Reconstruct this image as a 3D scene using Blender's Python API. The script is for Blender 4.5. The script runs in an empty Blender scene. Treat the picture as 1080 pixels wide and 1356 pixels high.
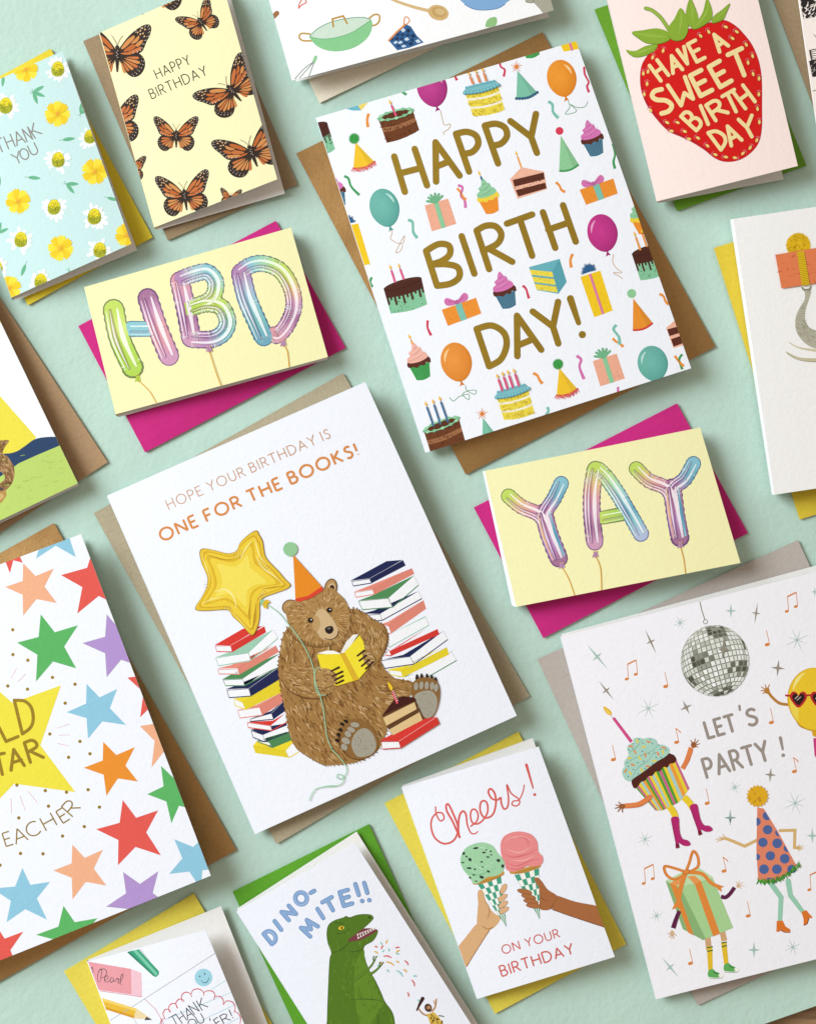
import bpy, math, random
from mathutils import Vector, Matrix
from mathutils.geometry import tessellate_polygon

# ---------------------------------------------------------------- camera, light, exposure
S = 0.0003            # metres per picture unit on the board (one unit = 0.3 mm)
H = 0.62              # camera height above the board
CX, CY = 540.0, 678.0
scene = bpy.context.scene
cam_data = bpy.data.cameras.new('camera')
cam = bpy.data.objects.new('camera', cam_data)
scene.collection.objects.link(cam)
cam.location = (0, 0, H)
cam_data.sensor_fit = 'HORIZONTAL'
cam_data.sensor_width = 36.0
cam_data.lens = 36.0 * H / (1080 * S)
cam_data.clip_start = 0.01
cam_data.clip_end = 20
scene.camera = cam

world = bpy.data.worlds.new('World')
scene.world = world
world.use_nodes = True
wn = world.node_tree.nodes['Background']
wn.inputs[0].default_value = (1.0, 0.83, 0.67, 1)      # warm, dim room
wn.inputs[1].default_value = 0.45

def area_light(name, loc, aim, sx, sy, power, col):
    d = bpy.data.lights.new(name, 'AREA')
    d.shape = 'RECTANGLE'; d.size = sx; d.size_y = sy
    d.energy = power; d.color = col
    o = bpy.data.objects.new(name, d)
    scene.collection.objects.link(o)
    o.location = loc
    o.rotation_euler = (Vector(aim) - Vector(loc)).to_track_quat('-Z', 'Y').to_euler()
    return o
# the window to the left of the table, a little towards the top of the picture
area_light('window_light', (-1.5, 0.68, 1.15), (0.0, 0.0, 0.0), 1.05, 1.15, 58.0, (0.862, 0.945, 1.0))

scene.view_settings.view_transform = 'Standard'
scene.view_settings.look = 'None'
scene.view_settings.gamma = 1
scene.view_settings.exposure = 0.0
scene.render.engine = 'CYCLES'

# ---------------------------------------------------------------- colour and materials
def lin(c):
    c = c / 255.0
    return c / 12.92 if c <= 0.04045 else ((c + 0.055) / 1.055) ** 2.4
def rgb(h, k=0.92):
    """hex or tuple sRGB -> linear albedo"""
    if isinstance(h, str):
        h = tuple(int(h[i:i+2], 16) for i in (0, 2, 4))
    return (lin(h[0]) * k, lin(h[1]) * k, lin(h[2]) * k, 1.0)
def mixc(a, b, t):
    A = tuple(int(a[i:i+2], 16) for i in (0, 2, 4)) if isinstance(a, str) else a
    B = tuple(int(b[i:i+2], 16) for i in (0, 2, 4)) if isinstance(b, str) else b
    return tuple(A[i] + (B[i] - A[i]) * t for i in range(3))

def base_mat(name, rough=0.75, spec=0.25, metal=0.0):
    m = bpy.data.materials.new(name); m.use_nodes = True
    nt = m.node_tree; b = nt.nodes['Principled BSDF']
    b.inputs['Roughness'].default_value = rough
    b.inputs['Specular IOR Level'].default_value = spec
    b.inputs['Metallic'].default_value = metal
    return m, nt, b
def noise(nt, scale, detail=3.0, rough=0.55):
    tc = nt.nodes.get('tc') or nt.nodes.new('ShaderNodeTexCoord'); tc.name = 'tc'
    n = nt.nodes.new('ShaderNodeTexNoise')
    n.inputs['Scale'].default_value = scale
    n.inputs['Detail'].default_value = detail
    n.inputs['Roughness'].default_value = rough
    nt.links.new(tc.outputs['Object'], n.inputs['Vector'])
    return n
def mathn(nt, op, a, b):
    n = nt.nodes.new('ShaderNodeMath'); n.operation = op
    for i, v in enumerate((a, b)):
        if isinstance(v, (int, float)): n.inputs[i].default_value = v
        else: nt.links.new(v, n.inputs[i])
    return n.outputs[0]
def bump(nt, b, height, dist, strength=1.0):
    n = nt.nodes.new('ShaderNodeBump')
    n.inputs['Distance'].default_value = dist
    n.inputs['Strength'].default_value = strength
    nt.links.new(height, n.inputs['Height'])
    nt.links.new(n.outputs[0], b.inputs['Normal'])
def tint(nt, b, colsock_or_rgb, fac_sock, lo, hi):
    """multiply the colour by a value between lo and hi"""
    mr = nt.nodes.new('ShaderNodeMapRange')
    mr.inputs['From Min'].default_value = 0.3; mr.inputs['From Max'].default_value = 0.7
    mr.inputs['To Min'].default_value = lo; mr.inputs['To Max'].default_value = hi
    nt.links.new(fac_sock, mr.inputs['Value'])
    mx = nt.nodes.new('ShaderNodeMix'); mx.data_type = 'RGBA'; mx.blend_type = 'MULTIPLY'
    mx.inputs[0].default_value = 1.0
    if isinstance(colsock_or_rgb, tuple): mx.inputs[6].default_value = colsock_or_rgb
    else: nt.links.new(colsock_or_rgb, mx.inputs[6])
    nt.links.new(mr.outputs[0], mx.inputs[7])
    nt.links.new(mx.outputs[2], b.inputs['Base Color'])

_mats = {}
def felt(nt, b, amp=0.000085):
    n1 = noise(nt, 900, 3, 0.6); n2 = noise(nt, 330, 2, 0.5)
    h = mathn(nt, 'ADD', n1.outputs[0], n2.outputs[0])
    bump(nt, b, h, amp, 0.8)
    return n1
def card_paper(hexcol):
    key = 'card' + hexcol
    if key in _mats: return _mats[key]
    m, nt, b = base_mat('card_stock_' + hexcol, 0.8, 0.2)
    n = felt(nt, b)
    tint(nt, b, rgb(hexcol), n.outputs[0], 0.975, 1.01)
    _mats[key] = m; return m
def make_ink():
    m, nt, b = base_mat('printed_ink', 0.75, 0.2)
    a = nt.nodes.new('ShaderNodeAttribute'); a.attribute_name = 'ink'
    felt(nt, b)
    n = noise(nt, 2300, 2, 0.7)
    tint(nt, b, a.outputs['Color'], n.outputs[0], 0.93, 1.05)
    return m
def make_foil():
    m, nt, b = base_mat('gold_foil', 0.36, 0.5, 0.72)
    n = noise(nt, 250, 2)
    tint(nt, b, rgb('ae9032', 1.0), n.outputs[0], 0.93, 1.06)
    n1 = noise(nt, 900, 3, 0.6); bump(nt, b, n1.outputs[0], 0.00004, 0.6)
    return m
def env_paper(hexcol, kind='plain'):
    key = kind + hexcol
    if key in _mats: return _mats[key]
    if kind == 'metal':
        m, nt, b = base_mat('metallic_gold_paper', 0.44, 0.5, 0.93)
        n = noise(nt, 1100, 4, 0.7)
        tint(nt, b, rgb(hexcol, 1.0), n.outputs[0], 0.88, 1.10)
        n4 = noise(nt, 22, 2, 0.5); bump(nt, b, mathn(nt, 'ADD', mathn(nt, 'MULTIPLY', n.outputs[0], 0.028), n4.outputs[0]), 0.0030, 0.8)
    elif kind == 'kraft':
        m, nt, b = base_mat('kraft_paper_' + hexcol, 0.85, 0.15)
        tc = nt.nodes.new('ShaderNodeTexCoord'); tc.name = 'tc'
        n = noise(nt, 900, 5, 0.75)
        tint(nt, b, rgb(hexcol), n.outputs[0], 0.84, 1.12)
        n2 = noise(nt, 420, 3, 0.6); n4 = noise(nt, 24, 2, 0.5); bump(nt, b, mathn(nt, 'ADD', mathn(nt, 'MULTIPLY', n2.outputs[0], 0.06), n4.outputs[0]), 0.0016, 0.75)
    else:
        m, nt, b = base_mat('envelope_paper_' + hexcol, 0.8, 0.2)
        n = noise(nt, 700, 4, 0.7)
        tint(nt, b, rgb(hexcol), n.outputs[0], 0.93, 1.05)
        n2 = noise(nt, 500, 3, 0.6); n4 = noise(nt, 24, 2, 0.5); bump(nt, b, mathn(nt, 'ADD', mathn(nt, 'MULTIPLY', n2.outputs[0], 0.06), n4.outputs[0]), 0.0018, 0.75)
    _mats[key] = m; return m
INK = make_ink(); FOIL = make_foil()
WHITE = card_paper('f4f5f6')

# ---------------------------------------------------------------- placing
def table(px, py, z=0.0):
    """point at height z seen at picture unit (px, py)"""
    k = (H - z) / H
    return Vector(((px - CX) * S * k, (CY - py) * S * k, z))

def link(o): scene.collection.objects.link(o); return o
def props(o, **kw):
    for k, v in kw.items():
        if v is not None: o[k] = v
    return o
def mesh_obj(name, verts, faces, mats, parent=None, fmat=None, cols=None, smooth=False):
    me = bpy.data.meshes.new(name)
    me.from_pydata([tuple(v) for v in verts], [], faces)
    for m in mats: me.materials.append(m)
    if fmat:
        for p, i in zip(me.polygons, fmat): p.material_index = i
    if cols is not None:
        a = me.color_attributes.new('ink', 'FLOAT_COLOR', 'CORNER')
        flat = []
        for f, fc in zip(faces, cols):
            for c in fc: flat.extend(c)
        a.data.foreach_set('color', flat)
    if smooth:
        for p in me.polygons: p.use_smooth = True
    me.update()
    o = bpy.data.objects.new(name, me)
    link(o)
    if parent is not None: o.parent = parent
    return o
def empty(name, loc, rz, label, cat, group=None):
    o = bpy.data.objects.new(name, None); link(o)
    o.empty_display_size = 0.01
    o.location = loc; o.rotation_euler = (0, 0, rz)
    props(o, label=label, category=cat, group=group)
    return o
def inv_of(loc, rz):
    return (Matrix.Translation(loc) @ Matrix.Rotation(rz, 4, 'Z')).inverted()

def slab(name, quad, th, mats, parent, inv, nu=1, nv=1, bulge=0.0, curl=None):
    """sheet: quad = four world points TL TR BR BL of its upper face"""
    A, B, C_, D = quad
    top = []; 
    for j in range(nv + 1):
        for i in range(nu + 1):
            u, v = i / nu, j / nv
            p = (A * (1 - u) + B * u) * (1 - v) + (D * (1 - u) + C_ * u) * v
            p = p.copy()
            if bulge: p.z += bulge * (1 - (2*u-1)**4) * (1 - (2*v-1)**4)
            if curl: p.z += curl(u, v)
            top.append(p)
    n = len(top); W = nu + 1
    bot = [p - Vector((0, 0, th)) for p in top]
    faces = []; fm = []
    for j in range(nv):
        for i in range(nu):
            a = j * W + i
            faces.append((a, a + W, a + W + 1, a + 1)); fm.append(0)
            faces.append((n + a, n + a + 1, n + a + W + 1, n + a + W)); fm.append(1)
    def side(seq):
        for a, b in zip(seq, seq[1:]):
            faces.append((a, b, n + b, n + a)); fm.append(1)
    side([j * W for j in range(nv, -1, -1)][::-1])
    side([nv * W + i for i in range(nu + 1)])
    side([j * W + nu for j in range(nv, -1, -1)])
    side([i for i in range(nu, -1, -1)])
    o = mesh_obj(name, [inv @ p for p in top + bot], faces, mats, parent, fm)
    return o

ENV_GROUP = 'envelopes tucked under the greeting cards'
def envelope(label, quad, col, kind='plain', z=0.0011, bulge=0.0012, tilt=(0, 0, 0, 0)):
    m = env_paper(col, kind)
    pts = [table(q[0], q[1], z + t) for q, t in zip(quad, tilt)]
    c = sum(pts, Vector()) / 4; c.z = 0
    d = pts[1] - pts[0]; rz = math.atan2(d.y, d.x)
    root = empty('envelope', c, rz, label, 'envelope', ENV_GROUP)
    inv = inv_of(c, rz)
    # small rounding of the corners
    slab('front_panel', pts, 0.00016, [m, m], root, inv, 14, 14, bulge)
    low = []
    for p in pts:
        q = c + (p - c) * 0.997; q.z = 0.0004 + (p.z - z) * 0.5; low.append(q)
    slab('back_panel', low, 0.00016, [m, m], root, inv, 1, 1)
    # pointed flap folded over underneath
    fl = [low[0].copy(), low[1].copy(), (low[0]+low[1])*0.5 + (low[3]-low[0])*0.5]
    for p in fl: p.z -= 0.0002
    v = [inv @ p for p in fl] + [inv @ (p - Vector((0,0,0.0001))) for p in fl]
    mesh_obj('flap', v, [(0,2,1),(3,4,5),(0,1,4,3),(1,2,5,4),(2,0,3,5)], [m], root)
    return root

CARD_GROUP = 'greeting cards laid out on the mint board'
class Card:
    def __init__(self, label, front, zs, back, zb, col='f4f5f6', th=0.0004, inner='f1efec', fold='left', bow=0.0011, foldcol=None):
        self.front = [Vector((p[0], p[1])) for p in front]
        zt, zr, zl = zs                   # heights of TL, TR, BL; BR follows from the plane
        A = table(*front[0], zt); B = table(*front[1], zr); D = table(*front[3], zl)
        n = (B - A).cross(D - A); n.normalize()
        if n.z < 0: n = -n
        self.n = n; self.p0 = A
        C_ = self.hit(front[2][0], front[2][1], 0)
        quad = [A, B, C_, D]
        # the panel is slightly bowed across its width: NS flat facets, shared by the paper and its print
        self.NS = NS = 12
        F = self.front; self.lines = []; G = []
        for i in range(NS + 1):
            u = i / NS; b_ = bow * 4 * u * (1 - u)
            t = F[0].lerp(F[1], u); l = F[3].lerp(F[2], u)
            self.lines.append((t, l))
            G.append((self.hit(t.x, t.y, b_), self.hit(l.x, l.y, b_)))
        self.facets = []
        for i in range(NS):
            nn = (G[i+1][0] - G[i][0]).cross(G[i][1] - G[i][0]); nn.normalize()
            if nn.z < 0: nn = -nn
            self.facets.append((nn, G[i][0]))
        c = (A + B + C_ + D) / 4; c.z = 0
        d = B - A; rz = math.atan2(d.y, d.x)
        self.root = empty('greeting_card', c, rz, label, 'greeting card', CARD_GROUP)
        self.inv = inv_of(c, rz)
        pm = card_paper(col); im = card_paper(inner)
        vt = [g[0] for g in G] + [g[1] for g in G]
        vb = [p - Vector((0, 0, th)) for p in vt]
        n1 = NS + 1; n2 = 2 * n1; fs = []; fm = []
        for i in range(NS):
            fs.append((i, n1+i, n1+i+1, i+1)); fm.append(0)
            fs.append((n2+i, n2+i+1, n2+n1+i+1, n2+n1+i)); fm.append(1)
            fs.append((i, i+1, n2+i+1, n2+i)); fm.append(1)
            fs.append((n1+i+1, n1+i, n2+n1+i, n2+n1+i+1)); fm.append(1)
        fs.append((0, n2, n2+n1, n1)); fm.append(1); fs.append((NS, n1+NS, n2+n1+NS, n2+NS)); fm.append(1)
        mesh_obj('front_panel', [self.inv @ p for p in vt + vb], fs, [pm, WHITE], self.root, fm)
        bq = [table(q[0], q[1], z) for q, z in zip(back, zb)]
        slab('back_panel', bq, th, [im, WHITE], self.root, self.inv, 8, 8)
        # the fold that joins the two panels
        pairs = {'left': ((A, D), (bq[0], bq[3])), 'top': ((A, B), (bq[0], bq[1]))}[fold]
        (f0, f1), (b0, b1) = pairs
        outw = ((f0 + f1) - (c * 2)); outw.z = 0; outw.normalize()
        vs = []; N = 6
        for t in range(N + 1):
            s = t / N
            k = math.sin(s * math.pi) * 0.00045
            for (f, b) in ((f0, b0), (f1, b1)):
                p = f.lerp(b, s) + outw * (k + 0.00003) + Vector((0, 0, -th * (1 - s) * 0.15))
                vs.append(self.inv @ p)
        fs = [(2*i, 2*i+1, 2*i+3, 2*i+2) for i in range(N)]
        mesh_obj('fold', vs, fs, [card_paper(foldcol) if foldcol else pm], self.root, smooth=True)
    def hit(self, px, py, off):
        T = table(px, py, 0); O = Vector((0, 0, H)); d = T - O
        t = (off + self.n.dot(self.p0 - O)) / self.n.dot(d)
        return O + d * t

def clip_poly(pts, quad):
    """Sutherland-Hodgman; pts = [(x, y, w, col)], quad convex"""
    area = 0
    for i in range(len(quad)):
        a, b = quad[i], quad[(i+1) % len(quad)]
        area += a.x * b.y - b.x * a.y
    sgn = 1 if area > 0 else -1
    # quick accept
    inside_all = True
    for i in range(len(quad)):
        a, b = quad[i], quad[(i+1) % len(quad)]
        for p in pts:
            if sgn * ((b.x-a.x)*(p[1]-a.y) - (b.y-a.y)*(p[0]-a.x)) < 0:
                inside_all = False; break
        if not inside_all: break
    if inside_all: return pts
    out = pts
    for i in range(len(quad)):
        a, b = quad[i], quad[(i+1) % len(quad)]
        inp = out; out = []
        if not inp: break
        def sd(p): return sgn * ((b.x-a.x)*(p[1]-a.y) - (b.y-a.y)*(p[0]-a.x))
        for j in range(len(inp)):
            P, Q = inp[j], inp[(j+1) % len(inp)]
            sp, sq = sd(P), sd(Q)
            if sp >= 0: out.append(P)
            if (sp >= 0) != (sq >= 0):
                t = sp / (sp - sq)
                out.append((P[0]+(Q[0]-P[0])*t, P[1]+(Q[1]-P[1])*t, P[2]+(Q[2]-P[2])*t,
                            tuple(P[3][k]+(Q[3][k]-P[3][k])*t for k in range(4))))
    return out if len(out) >= 3 else []

# ---------------------------------------------------------------- drawing of flat print
def catmull(pts, closed=False, n=6):
    P = [tuple(p[:2]) for p in pts]; L = len(P)
    if L < 3: return P
    out = []
    rng = range(L) if closed else range(L - 1)
    for i in rng:
        if closed: p0, p1, p2, p3 = P[(i-1) % L], P[i], P[(i+1) % L], P[(i+2) % L]
        else: p0, p1, p2, p3 = P[max(i-1, 0)], P[i], P[i+1], P[min(i+2, L-1)]
        for k in range(n):
            t = k / n; t2 = t*t; t3 = t2*t
            out.append(tuple(0.5*((2*p1[a]) + (-p0[a]+p2[a])*t + (2*p0[a]-5*p1[a]+4*p2[a]-p3[a])*t2
                                  + (-p0[a]+3*p1[a]-3*p2[a]+p3[a])*t3) for a in (0, 1)))
    if not closed: out.append(P[-1])
    return out
def arc(cx, cy, rx, ry, a0, a1, n=14):
    return [(cx + rx*math.cos(math.radians(a0+(a1-a0)*i/n)), cy + ry*math.sin(math.radians(a0+(a1-a0)*i/n))) for i in range(n+1)]

class Buf:
    def __init__(self): self.v = []; self.f = []; self.c = []
class Pen:
    """collects flat shapes for one printed motif of a card; coordinates are picture units after self.M"""
    def __init__(self, card, name='printed_motif', base=20e-6, dz=2e-6, mat=None, _src=None, M=None):
        if _src:
            self.__dict__.update(_src.__dict__); self.M = M; self.root_pen = _src.root_pen
        else:
            self.card = card; self.name = name; self.mat = mat or INK
            self.buf = Buf(); self.base = base; self.dz = dz; self.count = [0]
            self.M = (1, 0, 0, 1, 0, 0); self.root_pen = self; self.under = []
    def at(self, ox=0, oy=0, rot=0, sc=1, sy=None, flip=False):
        """a pen whose origin is (ox, oy) of this one, turned by rot degrees (clockwise on the picture) and scaled"""
        if sy is None: sy = sc
        r = math.radians(rot); c, s = math.cos(r), math.sin(r)
        fx = -1 if flip else 1
        a, b, cc, d = c*sc*fx, s*sc*fx, -s*sy, c*sy
        A = self.M
        M = (A[0]*a + A[2]*b, A[1]*a + A[3]*b, A[0]*cc + A[2]*d, A[1]*cc + A[3]*d,
             A[0]*ox + A[2]*oy + A[4], A[1]*ox + A[3]*oy + A[5])
        return Pen(None, _src=self, M=M)
    def z(self, ox, oy, k=3.989): return self.at(ox, oy, 0, 1.0 / k)
    def xf(self, x, y):
        A = self.M; return (A[0]*x + A[2]*y + A[4], A[1]*x + A[3]*y + A[5])
    def _emit(self, pts, cols, h0, hs=None):
        P = []
        for i, p in enumerate(pts):
            x, y = self.xf(p[0], p[1])
            P.append((x, y, hs[i] if hs else 0.0, cols[i] if isinstance(cols, list) else cols))
        P = clip_poly(P, self.card.front)
        if not P: return
        q = []
        for p in P:                       # drop doubles
            if not q or abs(p[0]-q[-1][0]) + abs(p[1]-q[-1][1]) > 1e-4: q.append(p)
        if len(q) > 1 and abs(q[0][0]-q[-1][0]) + abs(q[0][1]-q[-1][1]) < 1e-4: q.pop()
        if len(q) < 3: return
        ar = sum(q[i][0]*q[(i+1) % len(q)][1] - q[(i+1) % len(q)][0]*q[i][1] for i in range(len(q)))
        if abs(ar) < 1e-5: return
        if ar > 0: q.reverse()
        C = self.card; b = self.buf
        def sd(ln, p): return (ln[1].x-ln[0].x)*(p[1]-ln[0].y) - (ln[1].y-ln[0].y)*(p[0]-ln[0].x)
        d = [[sd(ln, p) for p in q] for ln in C.lines]
        sg = -1 if sd(C.lines[0], (C.lines[-1][0].x, C.lines[-1][0].y)) < 0 else 1
        for i in range(C.NS):
            lo = [x*sg for x in d[i]]; hi = [x*sg for x in d[i+1]]
            if i > 0 and max(lo) <= 0: break
            if i < C.NS-1 and min(hi) >= 0: continue
            piece = q
            for ln, keep in ((C.lines[i], 1), (C.lines[i+1], -1)):
                if (keep == 1 and i == 0) or (keep == -1 and i == C.NS-1): continue
                out = []
                for j in range(len(piece)):
                    P_, Q_ = piece[j], piece[(j+1) % len(piece)]
                    sp, sq = sd(ln, P_)*sg*keep, sd(ln, Q_)*sg*keep
                    if sp >= 0: out.append(P_)
                    if (sp >= 0) != (sq >= 0):
                        t = sp/(sp-sq)
                        out.append((P_[0]+(Q_[0]-P_[0])*t, P_[1]+(Q_[1]-P_[1])*t, P_[2]+(Q_[2]-P_[2])*t,
                                    tuple(P_[3][k]+(Q_[3][k]-P_[3][k])*t for k in range(4))))
                piece = out
                if len(piece) < 3: break
            if len(piece) < 3: continue
            pc = []
            for p in piece:
                if not pc or abs(p[0]-pc[-1][0]) + abs(p[1]-pc[-1][1]) > 1e-4: pc.append(p)
            if len(pc) > 1 and abs(pc[0][0]-pc[-1][0]) + abs(pc[0][1]-pc[-1][1]) < 1e-4: pc.pop()
            if len(pc) < 3: continue
            nn, p0 = C.facets[i]; s = len(b.v); O = Vector((0, 0, H)); k0 = nn.dot(p0 - O)
            for p in pc:
                dr = table(p[0], p[1], 0) - O
                b.v.append(C.inv @ (O + dr * ((self.base + h0 + p[2] + k0) / nn.dot(dr))))
            b.f.append(tuple(range(s, s + len(pc)))); b.c.append([p[3] for p in pc])
    def _h(self):
        self.count[0] += 1
        return self.count[0] * self.dz
    def col(self, c): return c if (isinstance(c, tuple) and len(c) == 4) else rgb(c)
    def poly(self, pts, c):
        h = self._h(); c = self.col(c)
        n = len(pts); pos = neg = False
        for i in range(n):
            a, b, d = pts[i-1], pts[i], pts[(i+1) % n]
            k = (b[0]-a[0])*(d[1]-b[1]) - (b[1]-a[1])*(d[0]-b[0])
            if k > 1e-9: pos = True
            elif k < -1e-9: neg = True
        if pos and neg:                     # not convex: cut into triangles first
            for t in tessellate_polygon([[Vector((p[0], p[1], 0)) for p in pts]]):
                self._emit([pts[i] for i in t], c, h)
        else: self._emit(pts, c, h)
        return self
    def blob(self, pts, c, n=5):
        return self.poly(catmull(pts, True, n), c)
    def ell(self, cx, cy, rx, ry=None, c='000000', rot=0, n=None):
        ry = rx if ry is None else ry
        if n is None: n = 10 if rx*abs(self.M[0])+rx*abs(self.M[1]) < 3 else 28
        r = math.radians(rot); co, si = math.cos(r), math.sin(r)
        pts = []
        for i in range(n):
            a = 2*math.pi*i/n; x, y = rx*math.cos(a), ry*math.sin(a)
            pts.append((cx + x*co - y*si, cy + x*si + y*co))
        return self.poly(pts, c)
    def grad(self, pts, fn):
        """filled shape whose colour at each corner comes from fn(x, y); a fan from the centre (star-shaped outlines)"""
        h = self._h(); n = len(pts)
        cx = sum(p[0] for p in pts)/n; cy = sum(p[1] for p in pts)/n
        cc = self.col(fn(cx, cy)); cs = [self.col(fn(*p)) for p in pts]
        for i in range(n):
            j = (i+1) % n
            self._emit([(cx, cy), pts[i], pts[j]], [cc, cs[i], cs[j]], h)
        return self
    def line(self, pts, w, c, smooth=False, cap='round', taper=None, c2=None, off=0.0, wob=0.0, n=6):
        """stroke; w = width; taper=(a, b) multiplies the width at the two ends; c may be a list of colour stops"""
        if smooth: pts = catmull(pts, False, n)
        Q = []
        for p in pts:
            if not Q or math.hypot(p[0]-Q[-1][0], p[1]-Q[-1][1]) > 1e-6: Q.append((p[0], p[1]))
        if len(Q) < 2: return self
        L = [0.0]
        for a, b in zip(Q, Q[1:]): L.append(L[-1] + math.hypot(b[0]-a[0], b[1]-a[1]))
        tot = L[-1]
        def stops(t):
            if isinstance(c, list):
                k = t*(len(c)-1); i = min(int(k), len(c)-2); return rgb(mixc(c[i], c[i+1], k-i))
            return self.col(c)
        h = self._h(); N = len(Q); Lf, Rt, cs, hs = [], [], [], []
        for i in range(N):
            if i == 0: d = (Q[1][0]-Q[0][0], Q[1][1]-Q[0][1]); m = 1
            elif i == N-1: d = (Q[-1][0]-Q[-2][0], Q[-1][1]-Q[-2][1]); m = 1
            else:
                d1 = (Q[i][0]-Q[i-1][0], Q[i][1]-Q[i-1][1]); d2 = (Q[i+1][0]-Q[i][0], Q[i+1][1]-Q[i][1])
                l1, l2 = math.hypot(*d1), math.hypot(*d2)
                d = (d1[0]/l1+d2[0]/l2, d1[1]/l1+d2[1]/l2)
                ll = math.hypot(*d); m = min(1.6, 2/ll) if ll > 1e-6 else 1
            l = math.hypot(*d) or 1; nx, ny = -d[1]/l, d[0]/l
            t = L[i]/tot
            ww = w
            if taper:
                if len(taper) == 3: k = taper[0]+(taper[1]-taper[0])*t*2 if t < .5 else taper[1]+(taper[2]-taper[1])*(t*2-1)
                else: k = taper[0]+(taper[1]-taper[0])*t
                ww = w*k
            if wob: ww *= 1 + wob*math.sin(L[i]/w*9.0 + i*1.3) 
            r = ww/2*m
            Lf.append((Q[i][0]+nx*(off+r), Q[i][1]+ny*(off+r))); Rt.append((Q[i][0]+nx*(off-r), Q[i][1]+ny*(off-r)))
            cs.append(stops(t)); hs.append(self.dz*0.9*t)
        for i in range(N-1):
            self._emit([Lf[i], Lf[i+1], Rt[i+1], Rt[i]], [cs[i], cs[i+1], cs[i+1], cs[i]], h, [hs[i], hs[i+1], hs[i+1], hs[i]])
        if cap == 'round':
            for e in (0, N-1):
                a, b = Lf[e], Rt[e]; cx, cy = (a[0]+b[0])/2, (a[1]+b[1])/2
                r = math.hypot(a[0]-b[0], a[1]-b[1])/2
                if r*abs(self.M[0]) + r*abs(self.M[1]) < 0.28: continue
                a0 = math.atan2(a[1]-cy, a[0]-cx)
                # go round the outer side
                k = 7; sg = 1 if e == 0 else -1
                pts = [(cx + r*math.cos(a0+sg*math.pi*i/k), cy + r*math.sin(a0+sg*math.pi*i/k)) for i in range(k+1)]
                self._emit(pts, cs[e], h, [hs[e]]*(k+1))
        return self
    def top(self): return self.base + self.count[0]*self.dz + 4e-6
    def done(self, label=None):
        if not self.buf.f: return None
        o = mesh_obj(self.name, self.buf.v, self.buf.f, [self.mat], self.card.root, cols=self.buf.c)
        if label: o['label'] = label
        return o

# ---------------------------------------------------------------- hand-drawn capitals (cap height 1, y up)
def _bowl(x0, x1, y0, y1):
    r = (y1-y0)/2; k = min(x1-x0, r*1.0)
    return [(x0, y1)] + arc(x1-k, (y0+y1)/2, k, r, 90, -90, 12) + [(x0, y0)]
GL = {
 'A': (.78, [[(0,0),(.39,1)],[(.39,1),(.78,0)],[(.13,.33),(.65,.33)]]),
 'B': (.56, [[(0,0),(0,1)],_bowl(0,.48,.53,1),_bowl(0,.56,0,.53)]),
 'C': (.74, [arc(.5,.5,.5,.5,48,312,20)]),
 'D': (.76, [[(0,0),(0,1)],_bowl(0,.76,0,1)]),
 'E': (.5, [[(0,0),(0,1)],[(0,1),(.48,1)],[(0,.52),(.42,.52)],[(0,0),(.5,0)]]),
 'F': (.5, [[(0,0),(0,1)],[(0,1),(.48,1)],[(0,.5),(.42,.5)]]),
 'G': (.8, [arc(.5,.5,.5,.5,48,350,20),[(.5,.42),(.95,.42)]]),
 'H': (.7, [[(0,0),(0,1)],[(.7,0),(.7,1)],[(0,.52),(.7,.52)]]),
 'I': (.0, [[(0,0),(0,1)]]),
 'K': (.6, [[(0,0),(0,1)],[(.56,1),(.02,.48)],[(.14,.6),(.6,0)]]),
 'L': (.46, [[(0,1),(0,0)],[(0,0),(.46,0)]]),
 'M': (.9, [[(0,0),(.1,1)],[(.1,1),(.45,.3)],[(.45,.3),(.8,1)],[(.8,1),(.9,0)]]),
 'N': (.7, [[(0,0),(0,1)],[(0,1),(.7,0)],[(.7,0),(.7,1)]]),
 'O': (.96, [arc(.48,.5,.48,.5,90,450,28)]),
 'P': (.54, [[(0,0),(0,1)],_bowl(0,.54,.44,1)]),
 'R': (.58, [[(0,0),(0,1)],_bowl(0,.52,.48,1),[(.26,.48),(.6,0)]]),
 'S': (.5, [catmull([(.47,.88),(.33,.98),(.14,.94),(.05,.76),(.17,.59),(.36,.47),(.47,.3),(.4,.08),(.2,0),(.02,.1)],False,4)]),
 'T': (.66, [[(0,1),(.66,1)],[(.33,1),(.33,0)]]),
 'U': (.66, [[(0,1),(0,.33)]+arc(.33,.33,.33,.33,180,360,12)+[(.66,1)]]),
 'V': (.7, [[(0,1),(.35,0)],[(.35,0),(.7,1)]]),
 'W': (1.0, [[(0,1),(.25,0)],[(.25,0),(.5,.85)],[(.5,.85),(.75,0)],[(.75,0),(1,1)]]),
 'Y': (.7, [[(0,1),(.35,.48)],[(.7,1),(.35,.48)],[(.35,.48),(.35,0)]]),
 '!': (.0, [[(0,1),(0,.3)],[(0,.04),(0,.0)]]),
 '-': (.3, [[(0,.45),(.3,.45)]]),
 "'": (.0, [[(0.03,1.05),(-.02,.8)]]),
 ',': (.0, [[(0,.05),(-.08,-.2)]]),
 '.': (.0, [[(0,.02),(0,0)]]),
}
def glyph(pen, ch, bl, br, h, w, c, cap='round', lean=0.0):
    """one letter: baseline from bl to br, cap height h"""
    W, st = GL[ch]
    dx, dy = br[0]-bl[0], br[1]-bl[1]; l = math.hypot(dx, dy) or 1
    if W == 0:
        ux, uy = dx/l, dy/l; sx = h
    else: ux, uy = dx/l, dy/l; sx = l/W
    vx, vy = uy, -ux
    for s in st:
        pts = [(bl[0] + ux*x*sx + (vx + ux*lean)*y*h, bl[1] + uy*x*sx + (vy + uy*lean)*y*h) for x, y in s]
        pen.line(pts, w, c, cap=cap)
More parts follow.
